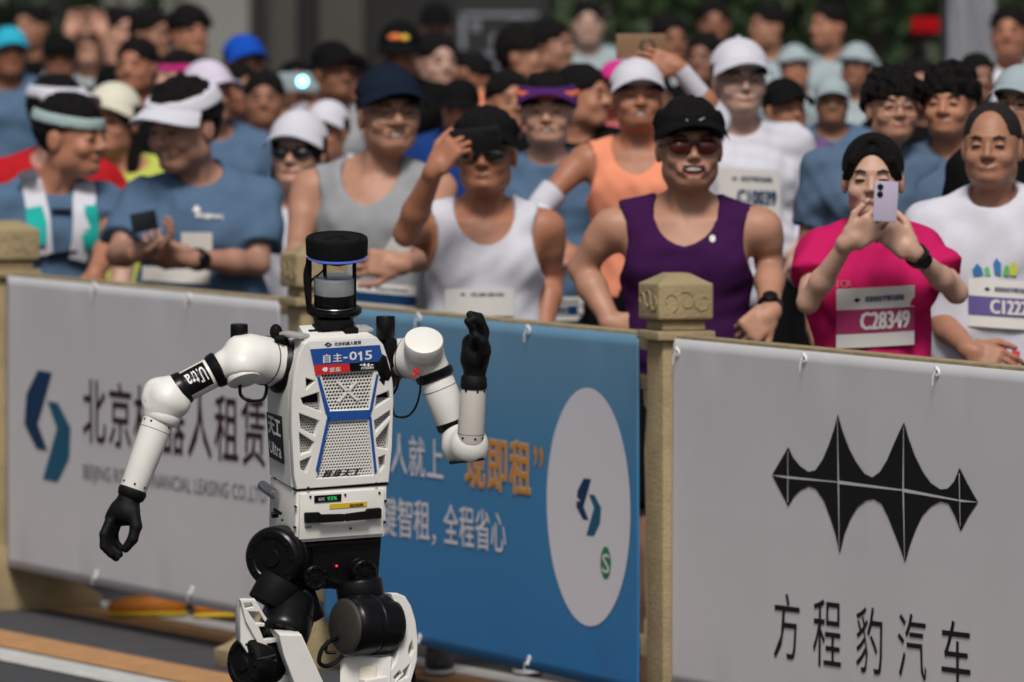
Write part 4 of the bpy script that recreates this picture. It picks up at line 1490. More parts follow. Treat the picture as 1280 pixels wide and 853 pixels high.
mb.build('hip_cable', r_black, ROB)
MB().prism([RP(u, v, .04) for u, v in ((508, 842), (516, 820), (520, 850), (518, 905), (506, 905))], Vector((0, .05, 0)), .004).build('rear_cover', r_matt, ROB)
# below the picture edge: knees, shanks and shod feet down to the road
for (ku, kv, kd, au, av, ad, tu, tv, td) in ((372, 925, -.12, 380, 1065, .02, 376, 1090, -.10), (468, 930, -.02, 470, 1040, .22, 468, 1092, .12)):
    motor('knee_joint', RP(ku - 26, kv, kd), Vector((1, .2, 0)), 30 * PX, .10, m=r_matt)
    MB().lathe(RP(ku, kv, kd), RP(au, av, ad), [(0, 0), (0, 26 * PX), (.3, 30 * PX), (.8, 17 * PX), (1, 15 * PX), (1, 0)], 24).build('shank', r_white, ROB)
    A = RP(au, av, ad)
    f = Vector((A.x, A.y - .05, .045)) if ad < .1 else Vector((A.x, A.y - .04, A.z - .06))
    S_ = Solid(f - Vector((.08, .17, .07)), f + Vector((.08, .13, .10)), .006)
    S_.cap(f + Vector((0, .07, -.005)), f + Vector((0, -.11, -.012)), .036, .033, 0)
    S_.cap(f + Vector((0, .06, .0)), A + Vector((0, 0, -.0)), .035, .03, .02)
    S_.plane_cut(f + Vector((0, 0, -.043)), Vector((0, 0, -1)))
    S_.build('foot', r_matt, ROB)
# ------------------------------------------------------------ people
def skin_mat(i, j=0):
    t = [(0.40, 0.205, 0.138), (0.49, 0.295, 0.222), (0.335, 0.160, 0.100), (0.235, 0.110, 0.068)][i]
    q = [(1, 1, 1), (1.12, 1.04, 1.0), (.90, .93, .98), (1.05, .93, .88)][j]
    t = tuple(a * b for a, b in zip(t, q))
    return mat('skin_%s_%s' % (['warm', 'light', 'tan', 'deep'][i], ['plain', 'fair', 'cool', 'ruddy'][j]), t, 0.5, spec=0.35, var=0.12, scale=16, bump=0.08, bscale=140)
LIP = mat('lips', (0.21, 0.075, 0.058), 0.45, var=0.05)
EYE = mat('eye_dark', (0.012, 0.008, 0.006), 0.25, var=0)
EYEW = mat('eye_white', (0.42, 0.40, 0.38), 0.35, var=0)
BROW = mat('brow_hair', (0.02, 0.014, 0.012), 0.8, var=0)
HAIR = mat('black_hair', (0.007, 0.006, 0.006), 0.6, spec=0.10, var=0.4, scale=80, bump=0.9, bscale=160)
HAIRG = mat('greying_hair', (0.020, 0.018, 0.017), 0.6, spec=0.1, var=0.4, scale=80, bump=0.8, bscale=160)
TEETH = mat('teeth', (0.46, 0.42, 0.37), 0.35, var=0)
MOUTH = mat('mouth_dark', (0.05, 0.012, 0.012), 0.5, var=0)
LENS = mat('dark_lens', (0.008, 0.008, 0.010), 0.12, spec=0.8, var=0, coat=0.5)
RLENS = mat('red_lens', (0.07, 0.008, 0.005), 0.2, spec=0.5, var=0, coat=0.1)
FRAME = mat('glasses_frame', (0.02, 0.018, 0.018), 0.35, var=0)
def cloth_mat(name, c, **k):
    return mat(name, c, 0.9, spec=0.03, var=0.05, scale=18, bump=0.10, bscale=260, **k)
C_BLUE = cloth_mat('slate_blue_jersey', (0.080, 0.135, 0.22))
C_BLUE2 = cloth_mat('steel_blue_jersey', (0.080, 0.125, 0.195))
C_WHITE = cloth_mat('white_jersey', (0.55, 0.55, 0.62))
C_GREY = cloth_mat('grey_jersey', (0.27, 0.28, 0.30))
C_PURPLE = cloth_mat('deep_purple_jersey', (0.040, 0.010, 0.055))
C_PINK = cloth_mat('crimson_pink_jersey', (0.46, 0.014, 0.10))
C_ORANGE = cloth_mat('neon_orange_jersey', (0.74, 0.27, 0.16))
C_RED = cloth_mat('red_jersey', (0.40, 0.015, 0.02))
C_LIME = cloth_mat('lime_jersey', (0.42, 0.48, 0.10))
C_BLACK = cloth_mat('black_cloth', (0.007, 0.007, 0.008))
C_NAVY = cloth_mat('navy_cloth', (0.010, 0.015, 0.028))
C_DPURP = cloth_mat('violet_jersey', (0.12, 0.08, 0.20))
C_PALE = cloth_mat('pale_jersey', (0.30, 0.36, 0.385))
C_ROSE = cloth_mat('rose_jersey', (0.55, 0.10, 0.16))
C_LAV = cloth_mat('lavender_sleeve', (0.55, 0.50, 0.62))
C_CREAM = cloth_mat('cream_cap', (0.60, 0.58, 0.48))
C_CYAN = cloth_mat('cyan_cap', (0.03, 0.36, 0.52))
C_ROYAL = cloth_mat('royal_blue_cap', (0.01, 0.07, 0.42))
C_TEAL = cloth_mat('teal_bottle_pocket', (0.02, 0.36, 0.33))
C_BAND = cloth_mat('grey_headband', (0.32, 0.42, 0.42))
C_MAG = cloth_mat('magenta_visor', (0.5, 0.03, 0.2))
C_CAPP = cloth_mat('purple_visor', (0.07, 0.02, 0.12))
C_CAPO = cloth_mat('coral_stripe', (0.65, 0.16, 0.08))
BIBW = mat('bib_paper', (0.62, 0.60, 0.58), 0.6, var=0.02)
PHONE_B = mat('phone_black', (0.006, 0.006, 0.007), 0.3, spec=0.25, var=0)
PHONE_L = mat('phone_lilac', (0.42, 0.38, 0.50), 0.25, spec=0.6, var=0)
PHONE_G = mat('phone_bronze', (0.22, 0.13, 0.075), 0.35, spec=0.6, var=0.03)
PHONE_W = mat('phone_white', (0.5, 0.5, 0.5), 0.3, spec=0.6, var=0)
SHOE_O = mat('shoe_orange', (0.62, 0.20, 0.015), 0.6, var=0.1)
SHOE_Y = mat('shoe_yellow', (0.62, 0.42, 0.02), 0.6, var=0.1)
SHOE_D = mat('shoe_dark', (0.03, 0.03, 0.035), 0.6, var=0.1)
CR_GROUP = 'spectating runners crowded behind the fence'

def depth_of(u, top, chin, dd=None):
    hp = chin - top
    vc = (top + chin) / 2
    S = (6.75 * hp + vc + 69) / 2.2
    Df = FP(fence_s(u), 0).y
    D = FPX / S
    if dd is not None:
        D = Df + dd
    return max(D, Df + .95)

def person(u, top, chin, label, skin=0, yaw=0, pitch=0, roll=0, tyaw=0, lean=0, dd=None, shirt='tee', cm=None, sleeve=None, hair='short', hair_m=None,
           hat=None, hat_m=None, hat_m2=None, glasses=None, smile=0, arms=(None, None), group=CR_GROUP, fine=False, fat=1.0, neck_du=0, neck_dv=0,
           shorts=None, shoes=None, feet=(0, 0), shoes2=None, limb=1.0, long_sleeve=False, sh_w=1.0, watch=None):
    cm = cm or C_BLUE
    if hat in ('cap', 'bucket') and not fine:
        top = top + .09 * (chin - top)
    hp = chin - top
    D = depth_of(u, top, chin, dd)
    s = hp * D / FPX / .230
    bs = max(.86, min(1.12, s))
    HCt = np.array(P(u, (top + chin) / 2, D))
    root = thing('person', label, 'person', (HCt[0], HCt[1], 0), group)
    R = basis(yaw, pitch - 5, roll)
    T = basis(tyaw, lean, 0)
    hx = lambda x, y, z: HCt + R @ (np.array([x, y, z]) * s)
    N = HCt + R @ (np.array([0, .035, -.115]) * s) + np.array([neck_du * D / FPX, .016 * bs, -.038 * bs - neck_dv * D / FPX])
    tx = lambda x, y, z: N + T @ (np.array([x, y, z]) * bs)
    sw = .178 * sh_w
    Sh = [tx(-sw, .01, -.055), tx(sw, .01, -.055)]
    pel = tx(0, .0, -.50)
    # arms: pixel targets become joints with true lengths
    J = []
    for k in (0, 1):
        a = arms[k]
        sgn = -1 if k == 0 else 1
        S0 = Vector(Sh[k])
        if a is None:
            E = Vector(tx(sgn * (sw + .045), .03, -.32))
            Wp = Vector(tx(sgn * (sw + .02), -.07, -.55))
            h = dict(f=(0, -.3, -1), b=(sgn, 0, 0), curl=.35)
        else:
            def reach(A, L, uu, vv, sg):
                q = P(uu, vv, A.y)
                r2 = (q.x - A.x) ** 2 + (q.z - A.z) ** 2
                dy = sg * math.sqrt(max(L * L - r2, 0))
                return P(uu, vv, A.y + dy)
            E = reach(S0, .285 * bs, *a['e'])
            Wp = reach(E, .25 * bs, *a['w'])
            h = a.get('hand', {})
        J.append((S0, E, Wp, h))
    h0, hf = (.0115, .0058) if fine else (.0165, .0095)
    pts = [HCt, pel, Sh[0], Sh[1]] + [np.array(p) for j in J for p in j[1:3]]
    lo = np.min(pts, 0) - .20 * bs
    hi = np.max(pts, 0) + .20 * bs
    lo[2] = 0.02
    fr_ = [(hx(0, 0, 0) - .13 * s, hx(0, 0, 0) + .13 * s)]
    if fine:
        for j in J:
            if j[3].get('show', False):
                c = np.array(j[2])
                fr_.append((c - .1, c + .1))
    B = Solid(lo, hi, h0, fr_, hf, pel[2] + .02)
    rs = np.random.RandomState(int(u * 7 + top))
    ab = (.8 + .2 * fat) * limb
    fw, fj, fn_, fe = 1 + .05 * rs.randn(), 1 + .06 * rs.randn(), 1 + .12 * rs.randn(), .0018 * rs.randn()
    fw, fj = max(.92, min(1.09, fw)), max(.90, min(1.10, fj))
    # torso
    def torso(Sd, g, shape=0):
        f = fat
        Sd.ell(tx(0, .005, -.17), (.158 * bs, .100 * bs * f, .17 * bs), T, 0, '+', g)
        Sd.ell(tx(0, .0, -.36), ((.138 + .012 * shape) * bs * f, (.092 + .012 * shape) * bs * f, .18 * bs), T, .05, '+', g)
        Sd.ell(tx(0, .005, -.50), (.150 * bs, .100 * bs * f, .12 * bs), T, .05, '+', g)
        Sd.cap(tx(-sw + .03, .012, -.058), tx(sw - .03, .012, -.058), .050 * bs + g, .050 * bs + g, .06)
        for q in (-1, 1):
            Sd.ell(tx(q * .07, -.058, -.145), (.072 * bs, .045 * bs, .055 * bs), T, .04, '+', g)
            Sd.cap(tx(q * .025, .028, .015), tx(q * (sw - .04), .015, -.045), .034 * bs + g * .5, .038 * bs + g * .8, .04)
    torso(B, 0)
    for q in (-1, 1):      # neck cords and collar bones
        B.cap(hx(q * .045, .01, -.075), tx(q * .014, -.040, -.035), .011 * s, .009 * bs, .02)
        B.cap(tx(q * .016, -.052, -.040), tx(q * .12, -.035, -.030), .009 * bs, .010 * bs, .018)
    B.cap(hx(0, .025, -.06), tx(0, .012, -.02), .050 * s, .052 * bs, .03)
    for (S0, E, Wp, h), sgn in zip(J, (-1, 1)):
        B.cap(S0, S0 + (E - S0) * .30, .046 * bs * ab, .043 * bs * ab, .035)
        B.cap(S0 + (E - S0) * .2, E, .041 * bs * ab, .033 * bs * limb, .02)
        B.cap(S0 + (E - S0) * .42 + Vector((0, -.012, 0)), S0 + (E - S0) * .72 + Vector((0, -.010, 0)), .033 * bs * ab, .029 * bs, .02)
        m = E + (Wp - E) * .35
        B.cap(E, m, .035 * bs * limb, .037 * bs * limb, .02)
        B.cap(m, Wp, .037 * bs * limb, .0255 * bs * limb, .02)
        if h is not None and not h.get('none'):
            f = Vector(h.get('f', Wp - E))
            hand(B, Wp, f, h.get('b', (0, 1, .2)), h.get('side', sgn), h.get('curl', .5), .98 * bs, h.get('spread', .25), h.get('thumb', .6))
    # legs
    ank = []
    for q in (-1, 1):
        hipj = tx(q * .085, .01, -.52)
        kn = np.array([hipj[0] + q * .02, hipj[1] - .02, hipj[2] * .54])
        an = np.array([hipj[0] + q * .04, hipj[1] + .03, .085])
        B.cap(hipj, kn, .082 * bs, .056 * bs, .03)
        B.cap(kn, kn + (an - kn) * .35, .054 * bs, .056 * bs, .02)
        B.cap(kn + (an - kn) * .3, an, .056 * bs, .036 * bs, .02)
        ank.append((hipj, kn, an))
    # head
    B.ell(hx(0, .014, .034), (.077 * s, .095 * s, .086 * s), R, 0)
    B.ell(hx(0, -.020, -.028), (.0635 * fw * s, .068 * s, .083 * s), R, .03)
    B.ell(hx(0, -.052, -.088 - .004 * (fj - 1) * 10), (.038 * fj * s, .032 * s, .024 * s), R, .03)
    for q in (-1, 1):
        B.ell(hx(q * .046 * fj, -.004, -.060), (.020 * fj * s, .045 * s, .030 * s), R, .025)
        B.ell(hx(q * .038, -.060, -.030), (.025 * s, .023 * s, .022 * s), R, .018)
        B.ell(hx(q * .078, .016, -.008), (.010 * s, .022 * s, .033 * s), R, .006)
        B.ell(hx(q * .033, -.098, .004), (.019 * s, .014 * s, .012 * s), R, .012, '-')
        B.ell(hx(q * .032, -.077, .000), (.016 * s, .012 * s, .012 * s), R, .004)
    B.ell(hx(0, -.080, .024), (.045 * s, .012 * s, .010 * s), R, .014)
    B.cap(hx(0, -.082, .012), hx(0, -.102 - .002 * fn_, -.026), .0080 * s, .0120 * fn_ * s, .010)
    for q in (-1, 1):
        B.ell(hx(q * .013 * fn_, -.094, -.030), (.009 * fn_ * s, .010 * s, .008 * s), R, .006)
    mw = [.021, .024, .0250, .0265][smile] * (1 + .10 * math.sin(u))
    mr = [.0020, .0022, .0058, .0110][smile]
    mz = -.060 - .0015 * smile
    lift_c = [.000, .005, .007, .006][smile]
    mcurve = [(-1, lift_c, .012), (-.55, .15 * lift_c, .003), (0, -.001, 0), (.55, .15 * lift_c, .003), (1, lift_c, .012)]
    mpts = [(x * mw, -.0870 + y_, mz + z_) for x, z_, y_ in mcurve]
    for p, q in zip(mpts[:-1], mpts[1:]):
        B.cap(hx(*p), hx(*q), (mr + .0042) * s, (mr + .0042) * s, .008)
    for i, (p, q) in enumerate(zip(mpts[:-1], mpts[1:])):
        p2, q2 = (p[0] * .93, p[1] - .009, p[2]), (q[0] * .93, q[1] - .009, q[2])
        p3, q3 = (p2[0], p2[1] + .008, p2[2]), (q2[0], q2[1] + .008, q2[2])
        ra, rb = (mr * (.45 if i == 0 else 1), mr) if i < 2 else (mr, mr * (.45 if i == 3 else 1))
        B.cap(hx(*p2), hx(*q2), ra * s * 1.15, rb * s * 1.15, .002, '-')
        if smile > 1:
            B.cap(hx(*p3), hx(*q3), ra * s, rb * s, .002, '-')
    if smile:
        for q in (-1, 1):      # raised cheeks
            B.ell(hx(q * .042, -.060, -.032), (.020 * s, .020 * s, .017 * s), R, .014)
    B.ell(hx(0, -.078, -.084), (.020 * s, .012 * s, .010 * s), R, .010)
    Ri = R.T
    def midx(c):
        l = (c - HCt) @ R / s           # world -> head local
        d = np.full(len(l), 9.0)
        for p, q in zip(mpts[:-1], mpts[1:]):
            p, q = np.array(p), np.array(q)
            t = np.clip(((l - p) @ (q - p)) / ((q - p) @ (q - p)), 0, 1)
            e = l - p - t[:, None] * (q - p)
            d = np.minimum(d, np.sqrt(e[:, 0] ** 2 + e[:, 2] ** 2))
        lips = (d < mr + .0032) & (l[:, 1] < -.070) & (np.abs(l[:, 0]) < mw + .002)
        return lips.astype(np.int32)
    body = B.build('body', [skin_mat(skin, int(rs.randint(4))), LIP], root, midx)
    if smile > 1:
        # teeth: a curved strip behind the lips
        V, F = [], []
        xs = np.linspace(-.86, .86, 9)
        for x in xs:
            zc_ = np.interp(x, [p[0] for p in mcurve], [p[1] for p in mcurve]) + mz
            yb = -.0885 + np.interp(x, [p[0] for p in mcurve], [p[2] for p in mcurve])
            hgt = mr * (1.0 if smile >= 2 else .9) * (1 - .5 * abs(x))
            V += [hx(x * mw, yb, zc_ + hgt), hx(x * mw, yb, zc_ - hgt * (.35 if smile == 2 else (-.15 if smile == 3 else .8)))]
        for i in range(8):
            F.append((2 * i, 2 * i + 1, 2 * i + 3, 2 * i + 2))
        n0 = len(V)
        V += [v + R @ np.array([0, .006 * s, 0]) for v in V]
        F += [tuple(n0 + k for k in f[::-1]) for f in F]
        raw('teeth', V, F, TEETH, root)
    Rm = Matrix(R.tolist())
    if glasses != 'shades':
        for q in (-1, 1):
            mb = MB()
            mb.ball(hx(q * .032, -.0865, -.001), (.0150 * s, .0055 * s, .0045 * s if smile else .0058 * s), Rm, 10)
            mb.build('eye', EYE, root)
    if not (glasses == 'shades'):
        for q in (-1, 1):
            MB().pipe([hx(q * .016, -.0925, .0215), hx(q * .032, -.092, .0265), hx(q * .050, -.080, .021)], [.0032 * s, .004 * s, .0022 * s], 6).build('eyebrow', BROW, root)
    if glasses == 'clear':
        mb = MB()
        for q in (-1, 1):
            n = 16
            mb.pipe([hx(q * .033 + .024 * math.cos(6.2832 * k / n), -.102, .0 + .018 * math.sin(6.2832 * k / n)) for k in range(n + 1)], .0016 * s, 5)
            mb.pipe([hx(q * .056, -.101, .004), hx(q * .080, -.02, .006)], .0016 * s, 5)
        mb.pipe([hx(-.010, -.103, .003), hx(.010, -.103, .003)], .0016 * s, 5)
        mb.build('glasses', FRAME, root)
    elif glasses:
        G_ = Solid(hx(0, 0, 0) - .16 * s, hx(0, 0, 0) + .16 * s, .005)
        for q in (-1, 1):
            G_.ell(hx(q * .033, -.092, -.002), (.032 * s, .016 * s, .021 * s), R, .004)
            G_.cap(hx(q * .062, -.078, .006), hx(q * .083, .01, .004), .004 * s, .004 * s, 0)
        G_.ell(hx(0, -.099, .008), (.02 * s, .008 * s, .006 * s), R, .004)
        G_.build('sunglasses', RLENS if glasses == 'red' else LENS, root)
    # hair
    hm = hair_m or HAIR
    if hair:
        Hs = Solid(hx(0, 0, 0) - (.24 if hair == 'long' else .17) * s, hx(0, 0, 0) + (.24 if hair == 'long' else .17) * s, .0065 if fine else .0105)
        g = {'short': .010, 'fringe': .014, 'long': .013, 'tied': .009, 'bald': .004, 'curly': .016, 'receding': .004, 'parted': .010}.get(hair, .01)
        Hs.ell(hx(0, .016, .036), (.077 * s, .095 * s, .086 * s), R, 0, '+', g * s)
        if hair == 'parted':
            for q in (-1, 1):
                Hs.cap(hx(q * .012, -.070, .112), hx(q * .055, -.072, .055), .011 * s, .010 * s, .012)
                Hs.cap(hx(q * .055, -.072, .055), hx(q * .080, -.030, .0), .010 * s, .008 * s, .012)
            Hs.ell(hx(0, .085, -.045), (.045 * s, .04 * s, .06 * s), R, .02)
            Hs.cap(hx(0, -.10, .135), hx(0, .0, .142), .004 * s, .004 * s, .01, '-')
        if hair in ('long', 'tied'):
            if hair == 'long':
                Hs.ell(hx(0, .075, -.06), (.085 * s, .055 * s, .13 * s), R, .03)
                Hs.ell(hx(-.068, .03, -.09), (.028 * s, .03 * s, .11 * s), R, .02)
                Hs.ell(hx(.068, .03, -.09), (.028 * s, .03 * s, .11 * s), R, .02)
            else:
                Hs.ell(hx(0, .115, .0), (.04 * s, .04 * s, .05 * s), R, .02)
        zc = {'short': .072, 'fringe': .048, 'long': .075, 'tied': .078, 'bald': .20, 'curly': .042, 'receding': .127, 'parted': .082}.get(hair, .07)
        if hair in ('short', 'fringe', 'curly'):
            Hs.rough({'short': .003, 'fringe': .0055}.get(hair, .009), 150, int(u))
        # free the face
        Hs.ell(hx(0, -.125, zc - .125), (({'parted': .067, 'receding': .066}.get(hair, .072)) * s, .115 * s, .125 * s), R, .006, '-')
        if hair not in ('long', 'parted'):
            Hs.bx(hx(0, -.155, -.05), (.2 * s, .125 * s, .075 * s), R, .0, .006, '-')
        if hair != 'long':
            Hs.bx(hx(0, -.07, -.20), (.2 * s, .10 * s, .17 * s), R, 0, .006, '-')
            Hs.bx(hx(0, .1, -.24), (.2 * s, .2 * s, .17 * s), R, 0, .006, '-')
        if hair != 'long':
            Hs.bx(hx(0, .004, -.035), (.2 * s, .036 * s, .056 * s), R, .01 * s, .006, '-')
        if hair == 'bald':
            Hs.bx(hx(0, -.05, .16), (.075 * s, .10 * s, .12 * s), R, .02, .01, '-')
            Hs.bx(hx(0, -.16, .0), (.2 * s, .13 * s, .3 * s), R, .0, .01, '-')
        Hs.build('hair', hm, root)
    if hat:
        def hat_solid(bill=True, dome=True, z0=.052, z1=.092, g=.015):
            g = g + (.010 if hair in ('fringe', 'curly') else .003)
            K = Solid(hx(0, 0, 0.02) - .25 * s, hx(0, 0, .02) + .25 * s, .0068 if fine else .0105)
            K.ell(hx(0, .016, .040), (.078 * s, .096 * s, .086 * s), R, 0, '+', g * s)
            upv = R @ np.array([0, 0, 1.0])
            tilt = R @ np.array([0, -.16, 1.0])
            K.plane_cut(hx(0, 0, z0), -tilt)
            if not dome:
                K.plane_cut(hx(0, 0, z1), tilt)
            return K
        def bill_mesh(z0=.052, ext=.062, g=.015):
            g = g + (.010 if hair in ('fringe', 'curly') else .003)
            V, F = [], []
            na, nr = 16, 5
            for lay in (0, 1):
                for i in range(na + 1):
                    a = math.radians(-68 + 136 * i / na)
                    for j in range(nr + 1):
                        t = j / nr
                        e = t * ext * max(0, math.cos(a * 1.15)) ** .55
                        rx, ry = .078 + g, .096 + g
                        x = math.sin(a) * (rx + e * .35)
                        yy = .016 - math.cos(a) * ry - e
                        z = z0 + .004 + .10 * ry * math.cos(a) - .30 * e - .030 * (math.sin(a) ** 2) * (.6 + t) + .004
                        V.append(hx(x, yy, z - .004 * lay))
            n1 = (na + 1) * (nr + 1)
            for i in range(na):
                for j in range(nr):
                    a = i * (nr + 1) + j
                    F += [(a, a + 1, a + nr + 2, a + nr + 1), (n1 + a, n1 + a + nr + 1, n1 + a + nr + 2, n1 + a + 1)]
                a = i * (nr + 1) + nr
                F.append((a, n1 + a, n1 + a + nr + 1, a + nr + 1))
            return raw('bill', V, F, hat_m, root, smooth=True, sharp=60)
        if hat in ('cap', 'visor'):
            bill_mesh()
        if hat == 'cap':
            hat_solid().build('cap', hat_m, root)
            if fine:
                MB().ball(hx(0, .016, .147), (.010 * s, .010 * s, .004 * s), None, 10).build('cap_button', hat_m, root)
        elif hat == 'visor':
            hat_solid(dome=False).build('visor', hat_m, root)
        elif hat == 'headband':
            hat_solid(bill=False, dome=False, z0=.035, z1=.068, g=.014).build('headband', hat_m, root)
        elif hat == 'bucket':
            K = hat_solid(bill=False)
            K.ell(hx(0, .0, .045), (.135 * s, .155 * s, .012 * s), R, .02)
            K.build('hat', hat_m, root)
        if hat_m2 is not None:
            K = hat_solid(bill=False, dome=False, z0=.058, z1=.078, g=.0215)
            K.build('hat_stripe', hat_m2, root)
    # shirt
    pts = [pel, tx(0, 0, 0), Sh[0], Sh[1]]
    if shirt in ('tee', 'long'):
        pts += [np.array(j[1]) for j in J]
        if shirt == 'long':
            pts += [np.array(j[2]) for j in J]
    if shirt:
        K = Solid(np.min(pts, 0) - .17 * bs, np.max(pts, 0) + .17 * bs, .010 if fine else .015)
        g = (.014 if shirt == 'tee' else .009) * bs
        torso(K, g, 1.0 if shirt == 'tee' else .4)
        if shirt in ('tee', 'long'):
            for (S0, E, Wp, h) in J:
                K2 = Solid((0, 0, 0), (1, 1, 1), .5)
                K2.ax, K2.n, K2.h = K.ax, K.n, K.h
                K2.f = np.full(tuple(K.n), 0.5, dtype=np.float32)
                if shirt == 'tee':
                    K2.cap(S0, S0 + (E - S0) * .75, .057 * bs * (.85 + .15 * fat), .061 * bs, 0)
                    K2.plane_cut(S0 + (E - S0) * (sleeve or .66), E - S0)
                else:
                    K2.cap(S0, E, .062 * bs, .050 * bs, 0)
                    K2.cap(E, E + (Wp - E) * .95, .050 * bs, .036 * bs, .02)
                kk = .03
                q_ = np.maximum(kk - np.abs(K.f - K2.f), 0)
                K.f = (np.minimum(K.f, K2.f) - q_ * q_ / (4 * kk)).astype(np.float32)
            K.rough(.0075, 32, int(u) + 3)
            K.rough(.0030, 85, int(u) + 4)
            K.ell(tx(0, -.035, .035), (.070 * bs, .085 * bs, .055 * bs), T, .006, '-')
        else:
            K.rough(.0040, 34, int(u) + 3)
            K.rough(.0020, 90, int(u) + 4)
            for q in (-1, 1):
                K.ell(tx(q * (sw + .035), -.005, -.085), (.088 * bs, .20 * bs, .125 * bs), T, .006, '-')
            K.ell(tx(0, -.05, .02), (.085 * bs, .12 * bs, .13 * bs), T, .008, '-')
            K.ell(tx(0, .06, .02), (.085 * bs, .10 * bs, .07 * bs), T, .008, '-')
        K.plane_cut(tx(0, 0, -.56), T @ np.array([0, 0, -1.0]))
        nm = {'tee': 't_shirt', 'long': 'long_sleeved_shirt', 'tank': 'tank_top'}[shirt]
        V, F = K.mesh()
        cl = raw(nm, V, F, cm, root)
        bvh = BVHTree.FromPolygons([tuple(v) for v in V.tolist()], [tuple(f) for f in F.tolist()])
    else:
        V, F = B.mesh()
        bvh = BVHTree.FromPolygons([tuple(v) for v in V.tolist()], [tuple(f) for f in F.tolist()])
    if long_sleeve:
        for (S0, E, Wp, h) in J:
            A0 = S0 + (E - S0) * .62
            mb = MB()
            mb.pipe(spline([A0, E - (E - S0) * .08, E + (Wp - E) * .08, E + (Wp - E) * .4, Wp - (Wp - E) * .02], 4), [.052 * bs - .020 * bs * i / 16 for i in range(17)], 14)
            mb.build('arm_sleeve', long_sleeve, root)
    # shorts and shoes
    K = Solid(np.min([a[1] for a in ank], 0) - .16 * bs, pel + .26 * bs, .022 if fine else .032)
    K.ell(tx(0, .005, -.50), (.155 * bs, .108 * bs, .12 * bs), T, 0, '+', .012)
    for hipj, kn, an in ank:
        K.cap(hipj, hipj + (kn - hipj) * .7, .100 * bs, .090 * bs, .03)
        K.plane_cut(hipj + (kn - hipj) * .72, kn - hipj)
    K.plane_cut(tx(0, 0, -.44), T @ np.array([0, 0, 1.0]))
    K.build('shorts', shorts or C_BLACK, root)
    for q, (hipj, kn, an) in enumerate(ank):
        f = an * 1.0
        Q = basis(feet[q])
        fo = lambda x, y_, z: f + Q @ np.array([x, y_, z])
        K = Solid(f + [-.20, -.20, -.09], f + [.20, .20, .06], .010 if fine else .024)
        K.ell(fo(0, -.05, -.045), (.046, .135, .035), Q, 0)
        K.ell(fo(0, .02, -.02), (.042, .055, .055), Q, .02)
        K.plane_cut(f + [0, 0, -.066], (0, 0, -1))
        sh_ = K.build('shoe', shoes or SHOE_D, root)
        if fine:
            K = Solid(f + [-.20, -.20, -.09], f + [.20, .20, -.04], .010)
            K.ell(fo(0, -.05, -.070), (.050, .143, .016), Q, 0)
            K.plane_cut(f + [0, 0, -.082], (0, 0, -1))
            K.build('sole', shoes2 or PHONE_W, sh_)
    info = dict(root=root, bvh=bvh, tx=tx, T=T, N=N, J=J, D=D, bs=bs, s=s, hx=hx, R=R, H=HCt[2] + .12 * s)
    if watch is not None:
        S0, E, Wp, h = J[watch]
        ax = (Wp - E).normalized()
        c = Wp - ax * .03
        mb = MB()
        mb.lathe(c - ax * .011, c + ax * .011, [(0, .030 * bs), (0, .034 * bs), (1, .034 * bs), (1, .030 * bs)], 20)
        n = Vector((0, -1, .1))
        n = (n - ax * n.dot(ax)).normalized()
        mb.lathe(c + n * .028 * bs, c + n * .042 * bs, [(0, 0), (0, .022), (.8, .022), (1, .019), (1, 0)], 20)
        mb.build('watch', PHONE_B, root)
    PEOPLE.append(info)
    return info
PEOPLE = []

def decal(I, name, V2, F, o, X, Y, m, lift, frame_=None):
    """lay a flat mesh (unit square coordinates) on the front of a shirt, on a smooth surface fitted to it"""
    o, X, Y = Vector(o), Vector(X), Vector(Y)
    N = X.cross(Y).normalized()
    if N.y > 0:
        N = -N
    xs = [p[0] for p in V2]
    ys = [p[1] for p in V2]
    x0, x1, y0, y1 = frame_ or (min(xs), max(xs), min(ys), max(ys))
    A_, b_ = [], []
    for i in range(9):
        for j in range(6):
            x, y = x0 + (x1 - x0) * i / 8, y0 + (y1 - y0) * j / 5
            q = o + X * x + Y * y
            hit = I['bvh'].ray_cast(q + N * .4, -N, .8)
            if hit[0] is not None:
                A_.append((1, x, x * x, y))
                b_.append((hit[0] - q).dot(N))
    if len(b_) > 5:
        A_, b_ = np.array(A_), np.array(b_)
        md = np.median(b_)
        ok = np.abs(b_ - md) < .06
        co = np.linalg.lstsq(A_[ok], b_[ok], rcond=None)[0]
        co[0] += max(0, float(np.percentile(b_[ok] - A_[ok] @ co, 95)))
    else:
        co = np.array([0, 0, 0, 0.0])
    out = [o + X * p[0] + Y * p[1] + N * ((p[2] * .0003 if len(p) > 2 else 0) + float(co @ np.array([1, p[0], p[0] ** 2, p[1]])) + lift) for p in V2]
    return raw(name, out, F, m, I['root'], smooth=True)

def grid2(nx, ny, x0=0, x1=1, y0=0, y1=1):
    V = [(x0 + (x1 - x0) * i / nx, y0 + (y1 - y0) * j / ny) for j in range(ny + 1) for i in range(nx + 1)]
    F = [(j * (nx + 1) + i, j * (nx + 1) + i + 1, (j + 1) * (nx + 1) + i + 1, (j + 1) * (nx + 1) + i) for j in range(ny) for i in range(nx)]
    return V, F

